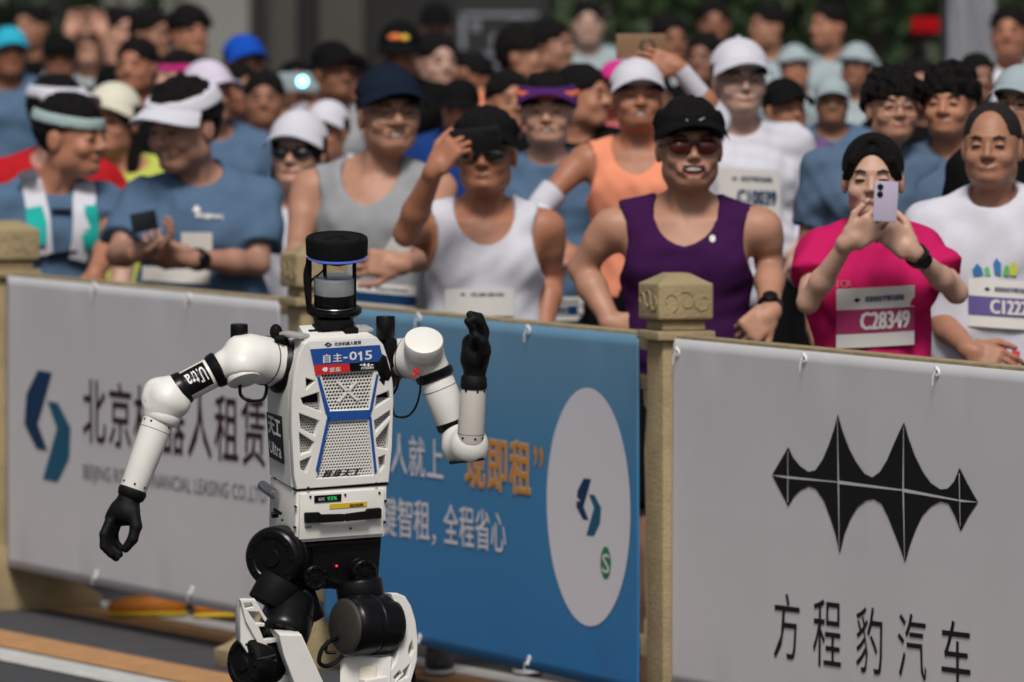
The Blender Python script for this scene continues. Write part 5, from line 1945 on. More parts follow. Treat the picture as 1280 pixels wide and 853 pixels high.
def bib(I, a, b, c, number=None, band=None, head='北京亦庄半程马拉松', ink=None):
    """paper race number: pixel corners left-bottom, right-bottom, left-top"""
    y = I['D'] - .12
    o = P(*a, y)
    X = P(*b, y) - o
    Y = P(*c, y) - o
    decal(I, 'race_number', *grid2(10, 7), o, X, Y, BIBW, .0045, (0, 1, 0, 1))
    if band is not None:
        decal(I, 'number_band', *grid2(10, 4, 0, 1, .24, .64), o, X, Y, band, .0060, (0, 1, 0, 1))
    if number:
        V, F, _ = text2d(number, .035)
        decal(I, 'lettering', [(.30 + .62 * x, .29 + .29 * y_, q_) for x, y_, q_ in V], F, o, X, Y, BIBW if band is not None else (ink or ink_navy), .0080, (0, 1, 0, 1))
    if head:
        V, F, _ = text2d(head, .02)
        decal(I, 'lettering', [(.36 + .5 * x, .76 + .10 * y_, q_) for x, y_, q_ in V], F, o, X, Y, ink_navy, .0070, (0, 1, 0, 1))
        decal(I, 'bib_logo', [(.26, .84), (.22, .80), (.26, .76), (.31, .80)], [(0, 1, 2, 3)], o, X, Y, ink_navy, .0070, (0, 1, 0, 1))

def phone(a_label, c, X, Z, size, m, lens=None, cat='phone'):
    """slab phone: c centre, X short edge direction, Z long edge direction"""
    X, Z = Vector(X).normalized(), Vector(Z).normalized()
    Yv = Z.cross(X).normalized()
    X = Yv.cross(Z).normalized()
    Rm = Matrix((X, Yv, Z)).transposed()
    t = thing('phone', a_label, cat, Vector(c) - Z * size[1] / 2)
    MB().box(c, (size[0], .0085, size[1]), Rm, .0035).build('case', m, t)
    side = Yv if Yv.y < 0 else -Yv
    MB().box(Vector(c) - side * .0046, (size[0] * .93, .001, size[1] * .95), Rm).build('screen', mat('phone_screen', (0.02, 0.02, 0.025), 0.1, var=0), t)
    if lens == 'pair':
        for k in (0, 1):
            p = Vector(c) + side * .0045 + Z * (size[1] * .5 - .016 - .020 * k) - X * (size[0] * .5 - .016) * (1 if X.x > 0 else -1)
            MB().lathe(p, p + side * .003, [(0, .0085), (1, .008), (1, 0)], 14).build('camera_lens', PHONE_B, t)
    elif lens == 'round':
        p = Vector(c) + side * .0045 + Z * .02
        MB().lathe(p, p + side * .003, [(0, .024), (.5, .024), (1, .022), (1, 0)], 24).build('camera_ring', FRAME, t)
        MB().lathe(p + side * .003, p + side * .004, [(0, .017), (1, .016), (1, 0)], 24).build('camera_lens', PHONE_G, t)
    return t
C_DBLUE = cloth_mat('deep_blue_jersey', (0.012, 0.04, 0.17))
# ------------------------------------------------------------ front rows of the crowd
A = lambda e, w, **h: dict(e=e, w=w, hand=h)

I = person(90, 122, 222, 'man in slate blue T-shirt and pale headband wearing a white hydration vest with teal bottles', skin=2, yaw=62, pitch=6, tyaw=22, cm=C_BLUE,
           hair='short', hat='headband', hat_m=C_BAND, smile=1, fine=True, dd=1.05, neck_du=-14, sh_w=1.0, shorts=C_NAVY,
           arms=(None, A((140, 300, -1), (118, 345, -1), f=(-.3, -.3, -1), b=(0, -1, 0))))
# hydration vest: two straps with bottle pockets
def on_body(I, u, v, lift):
    y = I['D']
    q = P(u, v, y)
    hit = I['bvh'].ray_cast(Vector((q.x, q.y - .5, q.z)), Vector((0, 1, 0)), 1.0)
    p = hit[0] if hit[0] is not None else Vector((q.x, q.y - .1, q.z))
    return Vector((p.x, p.y - lift, p.z))
def strap(I, name, pts, w, m, lift=.012, th=.012, n=5):
    """flat band lying on the shirt through photo pixels; w in pixels"""
    P3 = spline([on_body(I, u, v, 0) for u, v in pts], n)
    V, F = [], []
    ww = [w] * len(P3) if not hasattr(w, '__len__') else list(np.interp(np.linspace(0, 1, len(P3)), np.linspace(0, 1, len(w)), w))
    k = I['D'] / FPX
    for i, p in enumerate(P3):
        d = (P3[min(i + 1, len(P3) - 1)] - P3[max(i - 1, 0)]).normalized()
        sd = d.cross(Vector((0, 1, 0))).normalized() * ww[i] * k / 2
        for q in (p - sd, p + sd):
            hit = I['bvh'].ray_cast(Vector((q.x, q.y - .5, q.z)), Vector((0, 1, 0)), 1.0)
            yb = hit[0].y if hit[0] is not None else q.y
            yb = max(min(yb, p.y + .03), p.y - .03)
            V += [Vector((q.x, yb - lift, q.z)), Vector((q.x, yb + .004, q.z))]
    for i in range(len(P3) - 1):
        a = 4 * i
        F += [(a, a + 4, a + 6, a + 2), (a + 1, a + 3, a + 7, a + 5), (a, a + 1, a + 5, a + 4), (a + 2, a + 6, a + 7, a + 3)]
    e = 4 * (len(P3) - 1)
    F += [(0, 2, 3, 1), (e, e + 1, e + 3, e + 2)]
    return raw(name, V, F, m, I['root'], smooth=True, sharp=50)
strap(I, 'vest_strap', [(34, 212), (42, 235), (50, 270), (56, 318)], [22, 25, 28, 24], C_WHITE, .018)
strap(I, 'vest_strap', [(104, 228), (106, 250), (106, 290), (98, 325)], [24, 28, 28, 22], C_WHITE, .018)
strap(I, 'bottle_pocket', [(44, 258), (48, 280), (50, 305)], [20, 26, 20], C_TEAL, .028)
strap(I, 'bottle_pocket', [(112, 256), (114, 282), (116, 312)], [20, 24, 18], C_TEAL, .028)
strap(I, 'vest_buckle', [(66, 262), (90, 263)], 4, C_NAVY, .02)
strap(I, 'vest_buckle', [(62, 318), (98, 314)], 4, C_BLACK, .02)

I = person(228, 106, 213, 'man in slate blue T-shirt and white sun visor looking down at his phone', skin=0, yaw=-38, pitch=14, tyaw=-8, cm=C_BLUE, fat=1.15,
           hair='fringe', hat='visor', hat_m=C_WHITE, smile=2, fine=True, dd=1.1, neck_du=8, shoes=SHOE_O, shoes2=SHOE_Y, feet=(-75, -60), shorts=C_BLACK, sleeve=.72, watch=1,
           arms=(A((148, 318, -.5), (172, 316, -1), f=(.8, -.3, .25), b=(-.1, .3, -1), curl=.6, show=True, side=-1),
                 A((322, 330, -.4), (238, 324, -1), f=(-.95, -.1, .3), b=(0, -.8, -.5), curl=.55, show=True, side=-1)))
phone('dark phone held flat by the man in the white sun visor', P(180, 277, I['D'] - .36), (1, -.2, .12), (-.1, .93, .35), (.085, .15), PHONE_B)
y = I['D'] - .12
V, F, _ = text2d('BEIJING', .03)
decal(I, 'lettering', [(x, y_ * .35, q_) for x, y_, q_ in V], F, P(244, 274, y), P(278, 276, y) - P(244, 274, y), P(244, 254, y) - P(244, 274, y), BIBW, .004)
decal(I, 'shirt_logo', [(0, .5), (.14, .4), (.28, .5), (.2, .8), (.1, .85)], [(0, 1, 2, 3, 4)], P(240, 274, y), P(278, 276, y) - P(240, 274, y), P(240, 254, y) - P(240, 274, y), BIBW, .004)
V, F, _ = text2d('BEIJING', .03)
bib(I, (176, 352), (262, 356), (176, 334), None, None, None)
decal(I, 'paper_pass', *grid2(4, 4), P(226, 318, y), P(265, 318, y) - P(226, 318, y), P(226, 291, y) - P(226, 318, y), BIBW, .006)

I = person(487, 92, 196, 'man in grey tank top, glasses and navy cap smiling over the fence', skin=0, yaw=14, pitch=0, tyaw=-10, cm=C_GREY, shirt='tank', fat=1.12,
           hair='short', hat='cap', hat_m=C_NAVY, glasses='clear', smile=2, fine=True, dd=1.9, neck_du=-18, neck_dv=-2, sh_w=1.08,
           arms=(A((372, 320, -.3), (392, 385, -.6), none=True), A((528, 318, -1), (500, 332, -1), f=(-.9, -.2, .1), b=(.1, -.9, .2), curl=.9, show=True, side=-1)))
phone('white phone in the right hand of the man in the grey tank top', P(497, 312, I['D'] - .40), (1, 0, .1), (.5, -.1, .8), (.07, .13), PHONE_W)
bib(I, (440, 385), (520, 392), (440, 352), None, ink_navy)

I = person(607, 140, 244, 'man in white tank top and dark sunglasses raising a phone with one hand', skin=2, yaw=-6, pitch=4, tyaw=4, cm=C_WHITE, shirt='tank', fat=1.05,
           hair='short', hat='visor', hat_m=C_BLACK, glasses='shades', smile=0, fine=True, dd=1.0, neck_du=-4, sh_w=1.02,
           arms=(A((508, 292, -.6), (543, 212, -1), f=(.62, -.1, .75), b=(-.5, -.75, .3), curl=.75, show=True, side=-1), A((688, 350, .3), (680, 410, -.5), none=True)))
phone('black phone held up before the face of the man in the white tank top', P(594, 176, I['J'][0][2].y + .012), (0, -.05, 1), (1, 0, .1), (.075, .15), PHONE_B, 'pair')
bib(I, (556, 396), (642, 396), (556, 362), None, None, '北京亦庄')

I = person(684, 98, 186, 'man in blue tank top with a purple and coral visor smiling broadly', skin=1, yaw=-2, pitch=0, cm=C_BLUE, shirt='tee', sleeve=.6,
           hair='fringe', hat='visor', hat_m=C_CAPP, hat_m2=C_CAPO, smile=2, fine=True, dd=3.6)
bib(I, (648, 402), (735, 402), (648, 372), 'C1', ink_navy)

I = person(862, 128, 240, 'laughing man in deep purple tank top, black visor and red sunglasses with hands on hips', skin=0, yaw=6, pitch=2, tyaw=-4, cm=C_PURPLE, shirt='tank', fat=1.05,
           hair='short', hat='visor', hat_m=C_BLACK, glasses='red', smile=3, fine=True, dd=1.0, neck_du=-2, sh_w=1.12, watch=1,
           arms=(A((727, 335, .2), (765, 405, -.5), f=(.9, -.1, -.4), b=(0, -1, 0), curl=.8), A((962, 330, .2), (962, 392, -1), f=(-.6, -.5, -.5), b=(.3, -.8, .3), curl=1.35, show=True, side=-1)))
y = I['D'] - .12
decal(I, 'shirt_logo', [(math.cos(k * math.pi / 4) * .36, math.sin(k * math.pi / 4) * .36) for k in range(8)], [tuple(range(8))], P(891, 299, y), P(902, 299, y) - P(891, 299, y), P(891, 286, y) - P(891, 299, y), BIBW, .004)

hx, s, R = I['hx'], I['s'], I['R']
MB().pipe(spline([hx(-.022, -.114, .066), hx(-.012, -.117, .058), hx(.004, -.118, .061), hx(.026, -.113, .071)], 4), [.001, .002, .003, .0035, .004, .004, .0035, .003, .0025, .002, .0015, .001, .0008], 6).build('visor_mark', BIBW, I['root'])
I = person(797, 82, 166, 'man in neon orange vest and white cap holding his phone up high', skin=2, yaw=6, pitch=-3, tyaw=-4, cm=C_ORANGE, shirt='tank', hair='short', hat='cap', hat_m=C_WHITE,
           smile=2, fine=True, dd=3.4, sh_w=1.06, long_sleeve=C_WHITE,
           arms=(A((672, 262, -.4), (700, 308, -1), f=(.3, -.5, -.5), b=(0, -.9, .2), curl=1.0, show=True), A((900, 150, .3), (848, 84, -.8), f=(-.92, -.10, .30), b=(.1, -.95, .25), curl=.28, show=True, side=-1)))
phone('bronze phone with round camera held high by the man in the orange vest', P(801, 58, I['J'][1][2].y + .012), (0, -.1, 1), (1, .1, 0), (.078, .155), PHONE_G, 'round')

I = person(925, 58, 148, 'man in white T-shirt, white cap and glasses smiling behind the purple tank top', skin=1, yaw=10, pitch=0, tyaw=6, cm=C_WHITE, shirt='tee', fat=1.15,
           hair='short', hat='cap', hat_m=C_WHITE, glasses='clear', smile=1, fine=True, dd=5.0, sh_w=1.0, long_sleeve=C_LAV,
           arms=(None, A((1002, 250, .2), (1000, 305, -.5), f=(-.2, -.3, -.9), b=(.6, -.6, 0), curl=.6)))
bib(I, (898, 272), (976, 276), (898, 210), 'C10039', None, '亦庄半程马拉松')

I = person(1091, 173, 277, 'woman in crimson pink T-shirt photographing with a lilac phone', skin=1, yaw=-4, pitch=4, tyaw=2, cm=C_PINK, shirt='tee', fat=.93, sh_w=.86, limb=.84,
           hair='parted', smile=1, fine=True, dd=1.0, watch=1, sleeve=.52,
           arms=(A((1010, 378, -.6), (1060, 302, -1), f=(.78, -.25, .5), b=(-.3, -.8, -.3), curl=.8, show=True, side=-1),
                 A((1196, 366, -.4), (1140, 314, -1), f=(-.72, -.2, .6), b=(.35, -.85, 0), curl=.75, show=True, side=1)))
phone('lilac phone with two camera lenses held by the woman in pink', P(1107, 252, I['D'] - .34), (1, .1, 0), (.05, 0, 1), (.066, .110), PHONE_L, 'pair')
bib(I, (1046, 437), (1144, 432), (1046, 362), 'C28349', mat('bib_crimson', (0.30, 0.02, 0.10), 0.6, var=0))
y = I['D'] - .12
V, F, _ = text2d('TCR', .05)
decal(I, 'lettering', V, F, P(1044, 361, y), P(1064, 360, y) - P(1044, 361, y), P(1044, 352, y) - P(1044, 361, y), C_ROSE, .004)

I = person(1240, 132, 236, 'older balding man in white printed T-shirt with race number smiling at the right edge', skin=2, yaw=-10, pitch=2, tyaw=-6, cm=C_WHITE, shirt='tee', fat=1.12,
           hair='receding', hair_m=HAIRG, smile=1, fine=True, dd=2.7, sh_w=1.0,
           arms=(A((1172, 398, -.3), (1212, 438, -1), f=(.8, -.3, -.3), b=(-.2, -.8, .4), curl=.5, show=True), None))
bib(I, (1211, 408), (1300, 414), (1211, 348), 'C12226', mat('bib_violet', (0.10, 0.07, 0.24), 0.6, var=0))
y = I['D'] - .12
def shirt_print(I, polys, m):
    for pl in polys:
        o = P(pl[0][0], pl[0][1], y)
        V = [((u - pl[0][0]), -(v - pl[0][1])) for u, v in pl]
        decal(I, 'print', V, [tuple(range(len(V)))], o, P(pl[0][0] + 1, pl[0][1], y) - o, P(pl[0][0], pl[0][1] - 1, y) - o, m, .0045)
p_blue = mat('print_blue', (0.02, 0.14, 0.35), 0.7, var=0)
p_green = mat('print_green', (0.10, 0.42, 0.12), 0.7, var=0)
p_lime = mat('print_lime', (0.55, 0.60, 0.08), 0.7, var=0)
p_red = mat('print_red', (0.55, 0.03, 0.08), 0.7, var=0)
shirt_print(I, [[(1218, 345), (1216, 338), (1222, 330), (1228, 336), (1230, 345)], [(1244, 344), (1242, 330), (1246, 323), (1252, 330), (1252, 344)]], p_blue)
shirt_print(I, [[(1232, 345), (1231, 336), (1236, 333), (1239, 345)], [(1254, 345), (1256, 334), (1261, 332), (1262, 345)]], p_green)
shirt_print(I, [[(1263, 345), (1262, 334), (1268, 326), (1273, 336), (1271, 345)]], p_lime)
shirt_print(I, [[(1188, 430), (1186, 422), (1198, 430), (1196, 436)], [(1240, 438), (1248, 428), (1260, 434), (1254, 446)], [(1262, 452), (1266, 438), (1276, 440), (1274, 454)]], p_red)
shirt_print(I, [[(1214, 432), (1222, 424), (1232, 430), (1222, 440)]], p_green)

# second rows
I = person(75, 98, 190, 'person in red shirt and white sun visor behind the hydration vest man', skin=1, yaw=40, cm=C_RED, shirt='tee', hair='short', hat='visor', hat_m=C_WHITE, dd=2.6, neck_du=-6)
I = person(140, 104, 196, 'person in lime green top and cream cap between the two men in slate blue', skin=0, yaw=-20, cm=C_LIME, hair='long', hat='cap', hat_m=C_CREAM, dd=4.2, neck_du=18)
I = person(372, 148, 238, 'woman in white top with white cap, dark sunglasses and long black hair', skin=1, yaw=-14, tyaw=-10, cm=C_WHITE, hair='long', hat='cap', hat_m=C_WHITE, glasses='shades', dd=2.6, fine=True, sh_w=.85, fat=.9, limb=.85, neck_du=-14)
I = person(336, 255, 345, 'short person in lime green shirt half hidden by the middle post', skin=0, yaw=10, cm=C_LIME, hair='short', dd=3.0) if False else None
I = person(262, 76, 158, 'person in slate blue T-shirt with a pale lavender cap', skin=2, yaw=35, cm=C_BLUE, hair='short', hat='cap', hat_m=C_LAV, dd=6.0, neck_du=14)
I = person(306, 44, 116, 'person in rose pink shirt and royal blue cap in the left crowd', skin=2, yaw=20, cm=C_ROSE, hair='short', hat='cap', hat_m=C_ROYAL, dd=10.0)
I = person(1116, 92, 180, 'young man with glasses and thick black hair behind the woman in pink', skin=0, yaw=12, cm=C_BLUE2, hair='curly', glasses='clear', smile=1, fine=True, dd=4.2, neck_du=-20)
I = person(1186, 88, 176, 'young man with curly black hair smiling in a steel blue T-shirt', skin=2, yaw=-14, cm=C_BLUE2, hair='curly', smile=1, fine=True, dd=4.6)
I = person(1275, 82, 176, 'person in black shirt and pale grey cap at the far right edge', skin=0, yaw=-20, cm=C_BLACK, hair='short', hat='cap', hat_m=C_PALE, dd=3.6, glasses='clear')
I = person(730, 84, 160, 'dark haired person turned away behind the purple and coral visor', skin=2, yaw=60, cm=C_BLACK, hair='short', dd=6.0)
I = person(982, 98, 172, 'person in violet top and black cap between the two white caps', skin=2, yaw=30, cm=C_DPURP, shirt='tank', hair='short', hat='cap', hat_m=C_BLACK, dd=7.0, neck_du=16)
I = person(636, 92, 166, 'bare headed person behind the raised dark phone', skin=2, yaw=20, cm=C_DBLUE, hair='short', dd=7.0)
I = person(575, 100, 168, 'person in black hidden below a dark cap left of the raised arm', skin=2, yaw=-10, pitch=16, cm=C_DBLUE, hair='short', hat='cap', hat_m=C_BLACK, dd=6.5)
I = person(500, 28, 100, 'person in black cap with an orange and yellow patch on the front', skin=3, yaw=-4, pitch=20, cm=C_BLACK, hair='short', hat='cap', hat_m=C_BLACK, dd=11.0)
hx, s, R = I['hx'], I['s'], I['R']
MB().ball(hx(-.012, -.078, .095), (.034 * s, .016 * s, .016 * s), Matrix(R.tolist()), 14).build('cap_patch', mat('patch_orange', (0.8, 0.20, 0.05), 0.6, var=0), I['root'])
MB().ball(hx(.030, -.076, .092), (.018 * s, .014 * s, .015 * s), Matrix(R.tolist()), 14).build('cap_patch', mat('patch_yellow', (0.85, 0.6, 0.05), 0.6, var=0), I['root'])
I = person(546, 44, 116, 'tall person in dark navy shirt behind the navy cap', skin=1, yaw=24, cm=C_NAVY, hair='short', dd=11.5)
I = person(418, 52, 126, 'bare shouldered man in black cap turned to the side', skin=3, yaw=30, cm=C_GREY, shirt='tank', hair='short', hat='cap', hat_m=C_BLACK, dd=8.5, neck_du=-4, sh_w=1.1)
I = person(370, 76, 140, 'person in black cap holding up a glowing action camera', skin=3, yaw=10, cm=C_BLACK, arms=(None, A((402, 150, -.3), (388, 116, -.6), f=(-.3, -.2, .9), b=(.3, .9, 0), curl=.8)), hair='short', hat='cap', hat_m=C_BLACK, dd=9.5)
t = thing('action_camera', 'small camera with a bright cyan light in the left crowd', 'camera', P(378, 108, I['D'] - .3))
y_ = I['D'] - .3
MB().box(P(375, 103, y_), (.17, .05, .075), None, .012).build('camera_body', C_PALE, t)
MB().lathe(P(378, 102, y_ - .025), P(378, 102, y_ - .032), [(0, .020), (1, .016), (1, 0)], 18).build('camera_light', mat('cyan_light', (0.2, 0.8, 0.9), 0.3, var=0, emit=((.25, .85, 1), 5.0)), t)

# rear rows: each its own person, more and more out of focus
rear = [
    (12, 34, 98, 'person in slate blue with bright cyan cap at the left edge', dict(skin=3, yaw=10, cm=C_BLUE, hat='cap', hat_m=C_CYAN, dd=9)),
    (38, 8, 62, 'dark haired person in black at the very upper left below the trees', dict(skin=2, yaw=-30, cm=C_BLACK, dd=19)),
    (150, 12, 70, 'dark haired person in black just right of the raised hands at upper left', dict(skin=1, yaw=30, cm=C_BLACK, dd=16)),
    (112, 22, 84, 'person in pale shirt with both bare hands raised at the upper left', dict(skin=1, yaw=-8, cm=C_PALE, dd=15, arms=(A((72, 95, -.4), (88, 42, -.6), f=(.3, 0, 1), b=(0, 1, 0), curl=.7), A((150, 95, -.4), (128, 42, -.6), f=(-.3, 0, 1), b=(0, 1, 0), curl=.7)))),
    (190, 14, 76, 'person in black turned sideways in front of the grey column, left of the ruffled hair', dict(skin=2, yaw=50, cm=C_BLACK, dd=14)),
    (238, 12, 74, 'person in black shirt with ruffled black hair before the grey column', dict(skin=2, yaw=25, cm=C_BLACK, hair='curly', dd=14)),
    (170, 50, 118, 'person in black T-shirt behind the cream cap', dict(skin=2, yaw=-20, cm=C_BLACK, dd=9.5)),
    (222, 66, 132, 'person in black with a magenta headband', dict(skin=1, yaw=-50, cm=C_BLACK, hat='headband', hat_m=C_MAG, dd=8.5)),
    (330, 92, 160, 'person in black between the royal blue cap and the white cap', dict(skin=3, yaw=0, cm=C_GREY, dd=7.5)),
    (408, 126, 200, 'person with dark hair close behind the woman in sunglasses', dict(skin=2, yaw=-20, cm=C_WHITE, hat='cap', hat_m=C_WHITE, dd=5.2)),
    (440, 66, 130, 'person in dark cap looking down beside the bare shouldered man', dict(skin=3, yaw=40, cm=C_BLACK, hat='cap', hat_m=C_BLACK, dd=10.5)),
    (655, 36, 104, 'person with full black hair seen from the side near the dark screen', dict(skin=2, yaw=70, cm=C_ORANGE, hair='fringe', dd=12)),
    (690, 26, 92, 'man with tan bare shoulders right of the dark screen', dict(skin=2, yaw=60, cm=C_BLACK, shirt='tank', dd=14)),
    (735, 4, 58, 'person in white jacket standing tall at the upper middle', dict(skin=1, yaw=0, cm=C_PALE, shirt='long', dd=22)),
    (770, 76, 140, 'person with a magenta cap behind the white cap of the orange vest man', dict(skin=2, yaw=-30, cm=C_ROSE, hat='cap', hat_m=C_MAG, dd=9)),
    (838, 22, 84, 'person in white behind the bronze phone', dict(skin=3, yaw=20, cm=C_PALE, dd=15)),
    (893, 4, 58, 'dark haired person in black upper middle right', dict(skin=3, yaw=0, cm=C_BLACK, dd=21)),
    (880, 44, 106, 'person in black just left of the white cap with glasses', dict(skin=3, yaw=-20, cm=C_BLACK, dd=13)),
    (960, 8, 62, 'person in pale jacket turned left in the far right crowd', dict(skin=2, yaw=-60, cm=C_PALE, shirt='long', dd=20)),
    (994, 56, 112, 'person in pale shirt and bucket hat right of the violet top', dict(skin=2, yaw=10, cm=C_PALE, hat='bucket', hat_m=C_PALE, shirt='long', dd=15)),
    (1036, 6, 62, 'person in pale jacket with black hair looking left far right', dict(skin=2, yaw=-50, cm=C_PALE, shirt='long', dd=19)),
    (1070, 54, 112, 'person in pale shirt and wide pale hat in the far right crowd', dict(skin=3, yaw=-20, cm=C_PALE, hat='bucket', hat_m=C_PALE, shirt='long', dd=14)),
    (1040, 96, 158, 'person in slate blue with a pale cap behind the woman in pink', dict(skin=3, yaw=0, cm=C_BLUE, dd=8.5, hat='cap', hat_m=C_PALE)),
    (1150, 78, 140, 'dark haired person between the two young men', dict(skin=3, yaw=0, cm=C_BLACK, dd=10)),
    (1222, 70, 130, 'person in dark shirt behind the curly haired young man', dict(skin=3, yaw=20, cm=C_BLACK, dd=10.5)),
    (1262, 10, 74, 'person in white shirt with red trim at the upper right corner', dict(skin=2, yaw=-10, cm=C_WHITE, dd=16)),
    (545, 4, 60, 'person in black cap looking down at the upper middle', dict(skin=2, yaw=0, pitch=15, cm=C_BLACK, hat='cap', hat_m=C_BLACK, dd=20)),
    (590, 70, 132, 'person in black shirt under the dark screen', dict(skin=3, yaw=-40, cm=C_BLACK, dd=12)),
    (75, 44, 106, 'person in dark cap behind the white visor at the left', dict(skin=3, yaw=0, cm=C_BLACK, hat='cap', hat_m=C_BLACK, dd=11.5)),
    (300, 82, 146, 'person in slate blue with dark hair behind the lavender cap', dict(skin=3, yaw=30, cm=C_BLUE, dd=8.3)),
    (815, 90, 156, 'person in grey shirt squeezed behind the black visor', dict(skin=3, yaw=0, cm=C_GREY, dd=8.3)),
]
for u, top, chin, lab, kw in rear:
    person(u, top, chin, lab, **kw)
for I in PEOPLE:
    print('person H=%.2f D=%.1f s=%.2f' % (I['H'], I['D'], I['s']), I['root']['label'][:50])

# ------------------------------------------------------------ behind the crowd
conc = mat('column_concrete', (0.22, 0.22, 0.205), 0.8, var=0.08, scale=1.5, bump=0.2)
wallm = mat('wall_render', (0.065, 0.062, 0.056), 0.85, var=0.1, scale=1.0, bump=0.2)
darkm = mat('dark_opening', (0.012, 0.012, 0.013), 0.8, var=0.1)
def slab_at(name, label, cat, u0, u1, D, z0, z1, dp, m, grp=None):
    a, b = P(u0, 300, D), P(u1, 300, D)
    t = thing(name, label, cat, ((a.x + b.x) / 2, D, z0), grp)
    return t, a.x, b.x
D_BG = 72.0
t, xa, xb = slab_at('building', 'pale columned building facade behind the left of the crowd', 'building', -80, 780, D_BG, 0, 6, 1, conc)
def wbox(name, u0, u1, z0, z1, D, dp, m, parent, bev=0.02):
    a, b = P(u0, 300, D), P(u1, 300, D)
    return MB().box(((a.x + b.x) / 2, D + dp / 2, (z0 + z1) / 2), (b.x - a.x, dp, z1 - z0), None, bev).build(name, m, parent)
wbox('wall', -80, 780, 0, 6, D_BG + 1.2, .4, wallm, t)
wbox('column', 128, 312, 0, 6, D_BG, .9, conc, t)
wbox('column', 700, 765, 0, 6, D_BG, .9, mat('column_pale', (0.18, 0.175, 0.15), 0.8, var=0.06, scale=1.5), t)
wbox('pilaster', 333, 372, 0, 6, D_BG + .9, .3, wallm, t)
wbox('pilaster', 398, 455, 0, 6, D_BG + .9, .3, wallm, t)
wbox('doorway', 373, 397, 0, 6, D_BG + 1.1, .12, darkm, t)
wbox('doorway', 462, 700, 0, 6, D_BG + 1.0, .2, darkm, t)
# dark screen with a pale graphic
t, xa, xb = slab_at('screen_board', 'dark information board with a pale framed graphic behind the crowd', 'sign', 570, 680, 62, 0, 3, 1, darkm)
wbox('board_panel', 568, 684, .9, 2.6, 62, .12, darkm, t)
wbox('board_leg', 575, 580, 0, .9, 62.03, .06, darkm, t)
wbox('board_leg', 672, 677, 0, .9, 62.03, .06, darkm, t)
pale = mat('screen_pale', (0.16, 0.17, 0.20), 0.5, var=0.1)
def zpx(v, D):
    return P(640, v, D).z
for (u0, u1, v0, v1) in ((575, 582, 18, 84), (575, 672, 80, 86), (575, 672, 16, 22), (590, 600, 26, 40), (614, 632, 44, 64), (640, 652, 26, 40), (604, 646, 66, 72)):
    wbox('board_graphic', u0, u1, zpx(v1, 62), zpx(v0, 62), 61.985, .012, pale, t, 0.001)
# hanging pale garments and a red parcel at the upper right
t, xa, xb = slab_at('banner_flag', 'tall pale grey flag hanging at the upper right', 'flag', 1180, 1245, 50, 0, 3, 1, C_PALE)
NX, NZ = 14, 10
V, F = [], []
for j in range(NZ + 1):
    for i in range(NX + 1):
        z = 1.55 + 1.6 * j / NZ
        a, b = P(1180 + 6 * math.sin(j), 300, 50), P(1244, 300, 50)
        V.append((a.x + (b.x - a.x) * i / NX, 50 + .05 * math.sin(i * 1.3 + j * .3) + .02 * math.sin(i * 3.1), z))
for j in range(NZ):
    for i in range(NX):
        a = j * (NX + 1) + i
        F.append((a, a + 1, a + NX + 2, a + NX + 1))
nv = len(V)
V += [(x, y + .004, z) for x, y, z in V]
F += [tuple(nv + k for k in f[::-1]) for f in F]
raw('cloth', V, F, mat('flag_cloth', (0.24, 0.25, 0.28), 0.8, var=0.08, scale=4), t)
MB().cyl(P(1180, 300, 50.03) * 1.0 - Vector((0, 0, P(1180, 300, 50).z)), Vector((P(1180, 300, 50).x, 50.03, 3.3)), .02, 10).build('pole', darkm, t)
t = thing('red_sign', 'small plain red sign on a thin dark pole in front of the dark shrubs', 'sign', (P(1157, 32, 52).x, 52, 0))
MB().box(P(1157, 32, 52), (.136, .03, .075), None, .012).build('sign_panel', cloth_mat('red_panel', (0.30, 0.006, 0.01)), t)
MB().cyl((P(1157, 32, 52).x, 52.03, 0), (P(1157, 32, 52).x, 52.03, P(1157, 32, 52).z), .012, 10).build('pole', darkm, t)

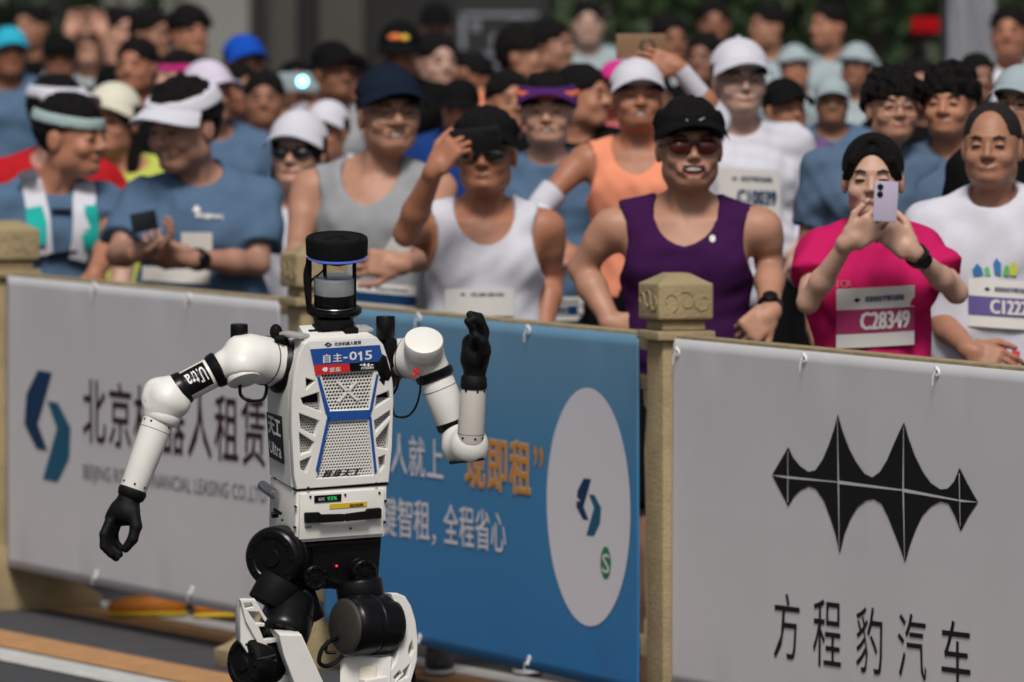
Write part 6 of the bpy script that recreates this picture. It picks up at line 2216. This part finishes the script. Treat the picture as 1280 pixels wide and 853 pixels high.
# dark shrubs: leaf clumps through a volume
LEAF = mat('leaf_green', (0.030, 0.060, 0.018), 0.6, var=0.5, scale=3)
LEAF2 = mat('leaf_dark', (0.015, 0.032, 0.012), 0.6, var=0.4, scale=3)
BARK = mat('bark', (0.05, 0.04, 0.03), 0.9, var=0.3, scale=20, bump=.5)
leaf_rng = np.random.RandomState(5)
def leaf_cloud(name, c, r, n, size, m, parent):
    d = leaf_rng.normal(size=(n, 3))
    d /= np.linalg.norm(d, axis=1)[:, None]
    rad = leaf_rng.rand(n) ** .45
    bump_ = 1 + .22 * np.sin(5 * d[:, 0] + c[0] * 3) * np.cos(4 * d[:, 2] + c[1]) + .12 * np.sin(11 * d[:, 1] + 7 * d[:, 0])
    p = np.array(c) + d * (rad * bump_)[:, None] * np.array(r)
    a = leaf_rng.normal(size=(n, 3))
    a /= np.linalg.norm(a, axis=1)[:, None]
    b = np.cross(a, leaf_rng.normal(size=(n, 3)))
    b /= np.linalg.norm(b, axis=1)[:, None]
    sz = size * (.6 + .8 * leaf_rng.rand(n))[:, None]
    V = np.stack([p - a * sz, p + b * sz * .5, p + a * sz, p - b * sz * .5], 1).reshape(-1, 3)
    F = np.arange(4 * n).reshape(-1, 4)
    o = raw(name, V, F, m, parent, smooth=False)
    o['kind'] = 'stuff'
    return o
def tree(u, D, h, r, label, m):
    b = P(u, 300, D)
    t = thing('shade_tree', label, 'tree', (b.x, D, 0), 'dark trees behind the crowd')
    mb = MB()
    mb.pipe(spline([(b.x, D, 0), (b.x + .05, D, h * .25), (b.x - .05, D + .05, h * .55), (b.x, D, h * .8)], 4), [.13 - .008 * i for i in range(13)], 10)
    for k in range(5):
        a = k * 1.3
        mb.pipe([(b.x, D, h * (.3 + .08 * k)), (b.x + r * .4 * math.cos(a), D + r * .4 * math.sin(a), h * (.45 + .08 * k)), (b.x + r * .7 * math.cos(a), D + r * .7 * math.sin(a), h * (.6 + .08 * k))], [.06, .04, .02], 6)
    mb.build('trunk', BARK, t)
    for k in range(7):
        a = k * 2.4
        rr = r * .5
        leaf_cloud('crown', (b.x + rr * math.cos(a), D + rr * math.sin(a), h * (.35 + .09 * k)), (r * .62, r * .62, h * .22), 900, .055, m, t)
    return t
tree(830, 66, 4.2, 1.0, 'dark leafy tree right of the pale column', LEAF)
tree(960, 70, 4.5, 1.1, 'dark leafy tree behind the pale jackets', LEAF2)
tree(1100, 66, 4.3, 1.1, 'dark leafy tree left of the red bag', LEAF)
tree(1225, 69, 4.4, 1.1, 'dark leafy tree behind the hanging pale flag', LEAF2)
tree(30, 68, 4.3, 1.0, 'dark leafy tree at the upper left corner', LEAF2)
h_ = thing('hedge', 'long dark clipped hedge closing the view behind the crowd', 'hedge', (P(1030, 300, 74).x, 74, 0))
o = leaf_cloud('foliage', (P(1030, 300, 74).x, 74, 1.3), (2.4, .7, 1.9), 14000, .05, LEAF2, h_)
MB().box((P(1030, 300, 75).x, 75, 1.5), (5.0, .8, 3.0), None, .2).build('branches', BARK, h_)
print('script time %.1f' % (time.time() - T0))
tri = sum(sum(len(p.vertices) - 2 for p in o.data.polygons) for o in bpy.data.objects if o.type == 'MESH' and o.data.users == 1)
print('triangles', tri)
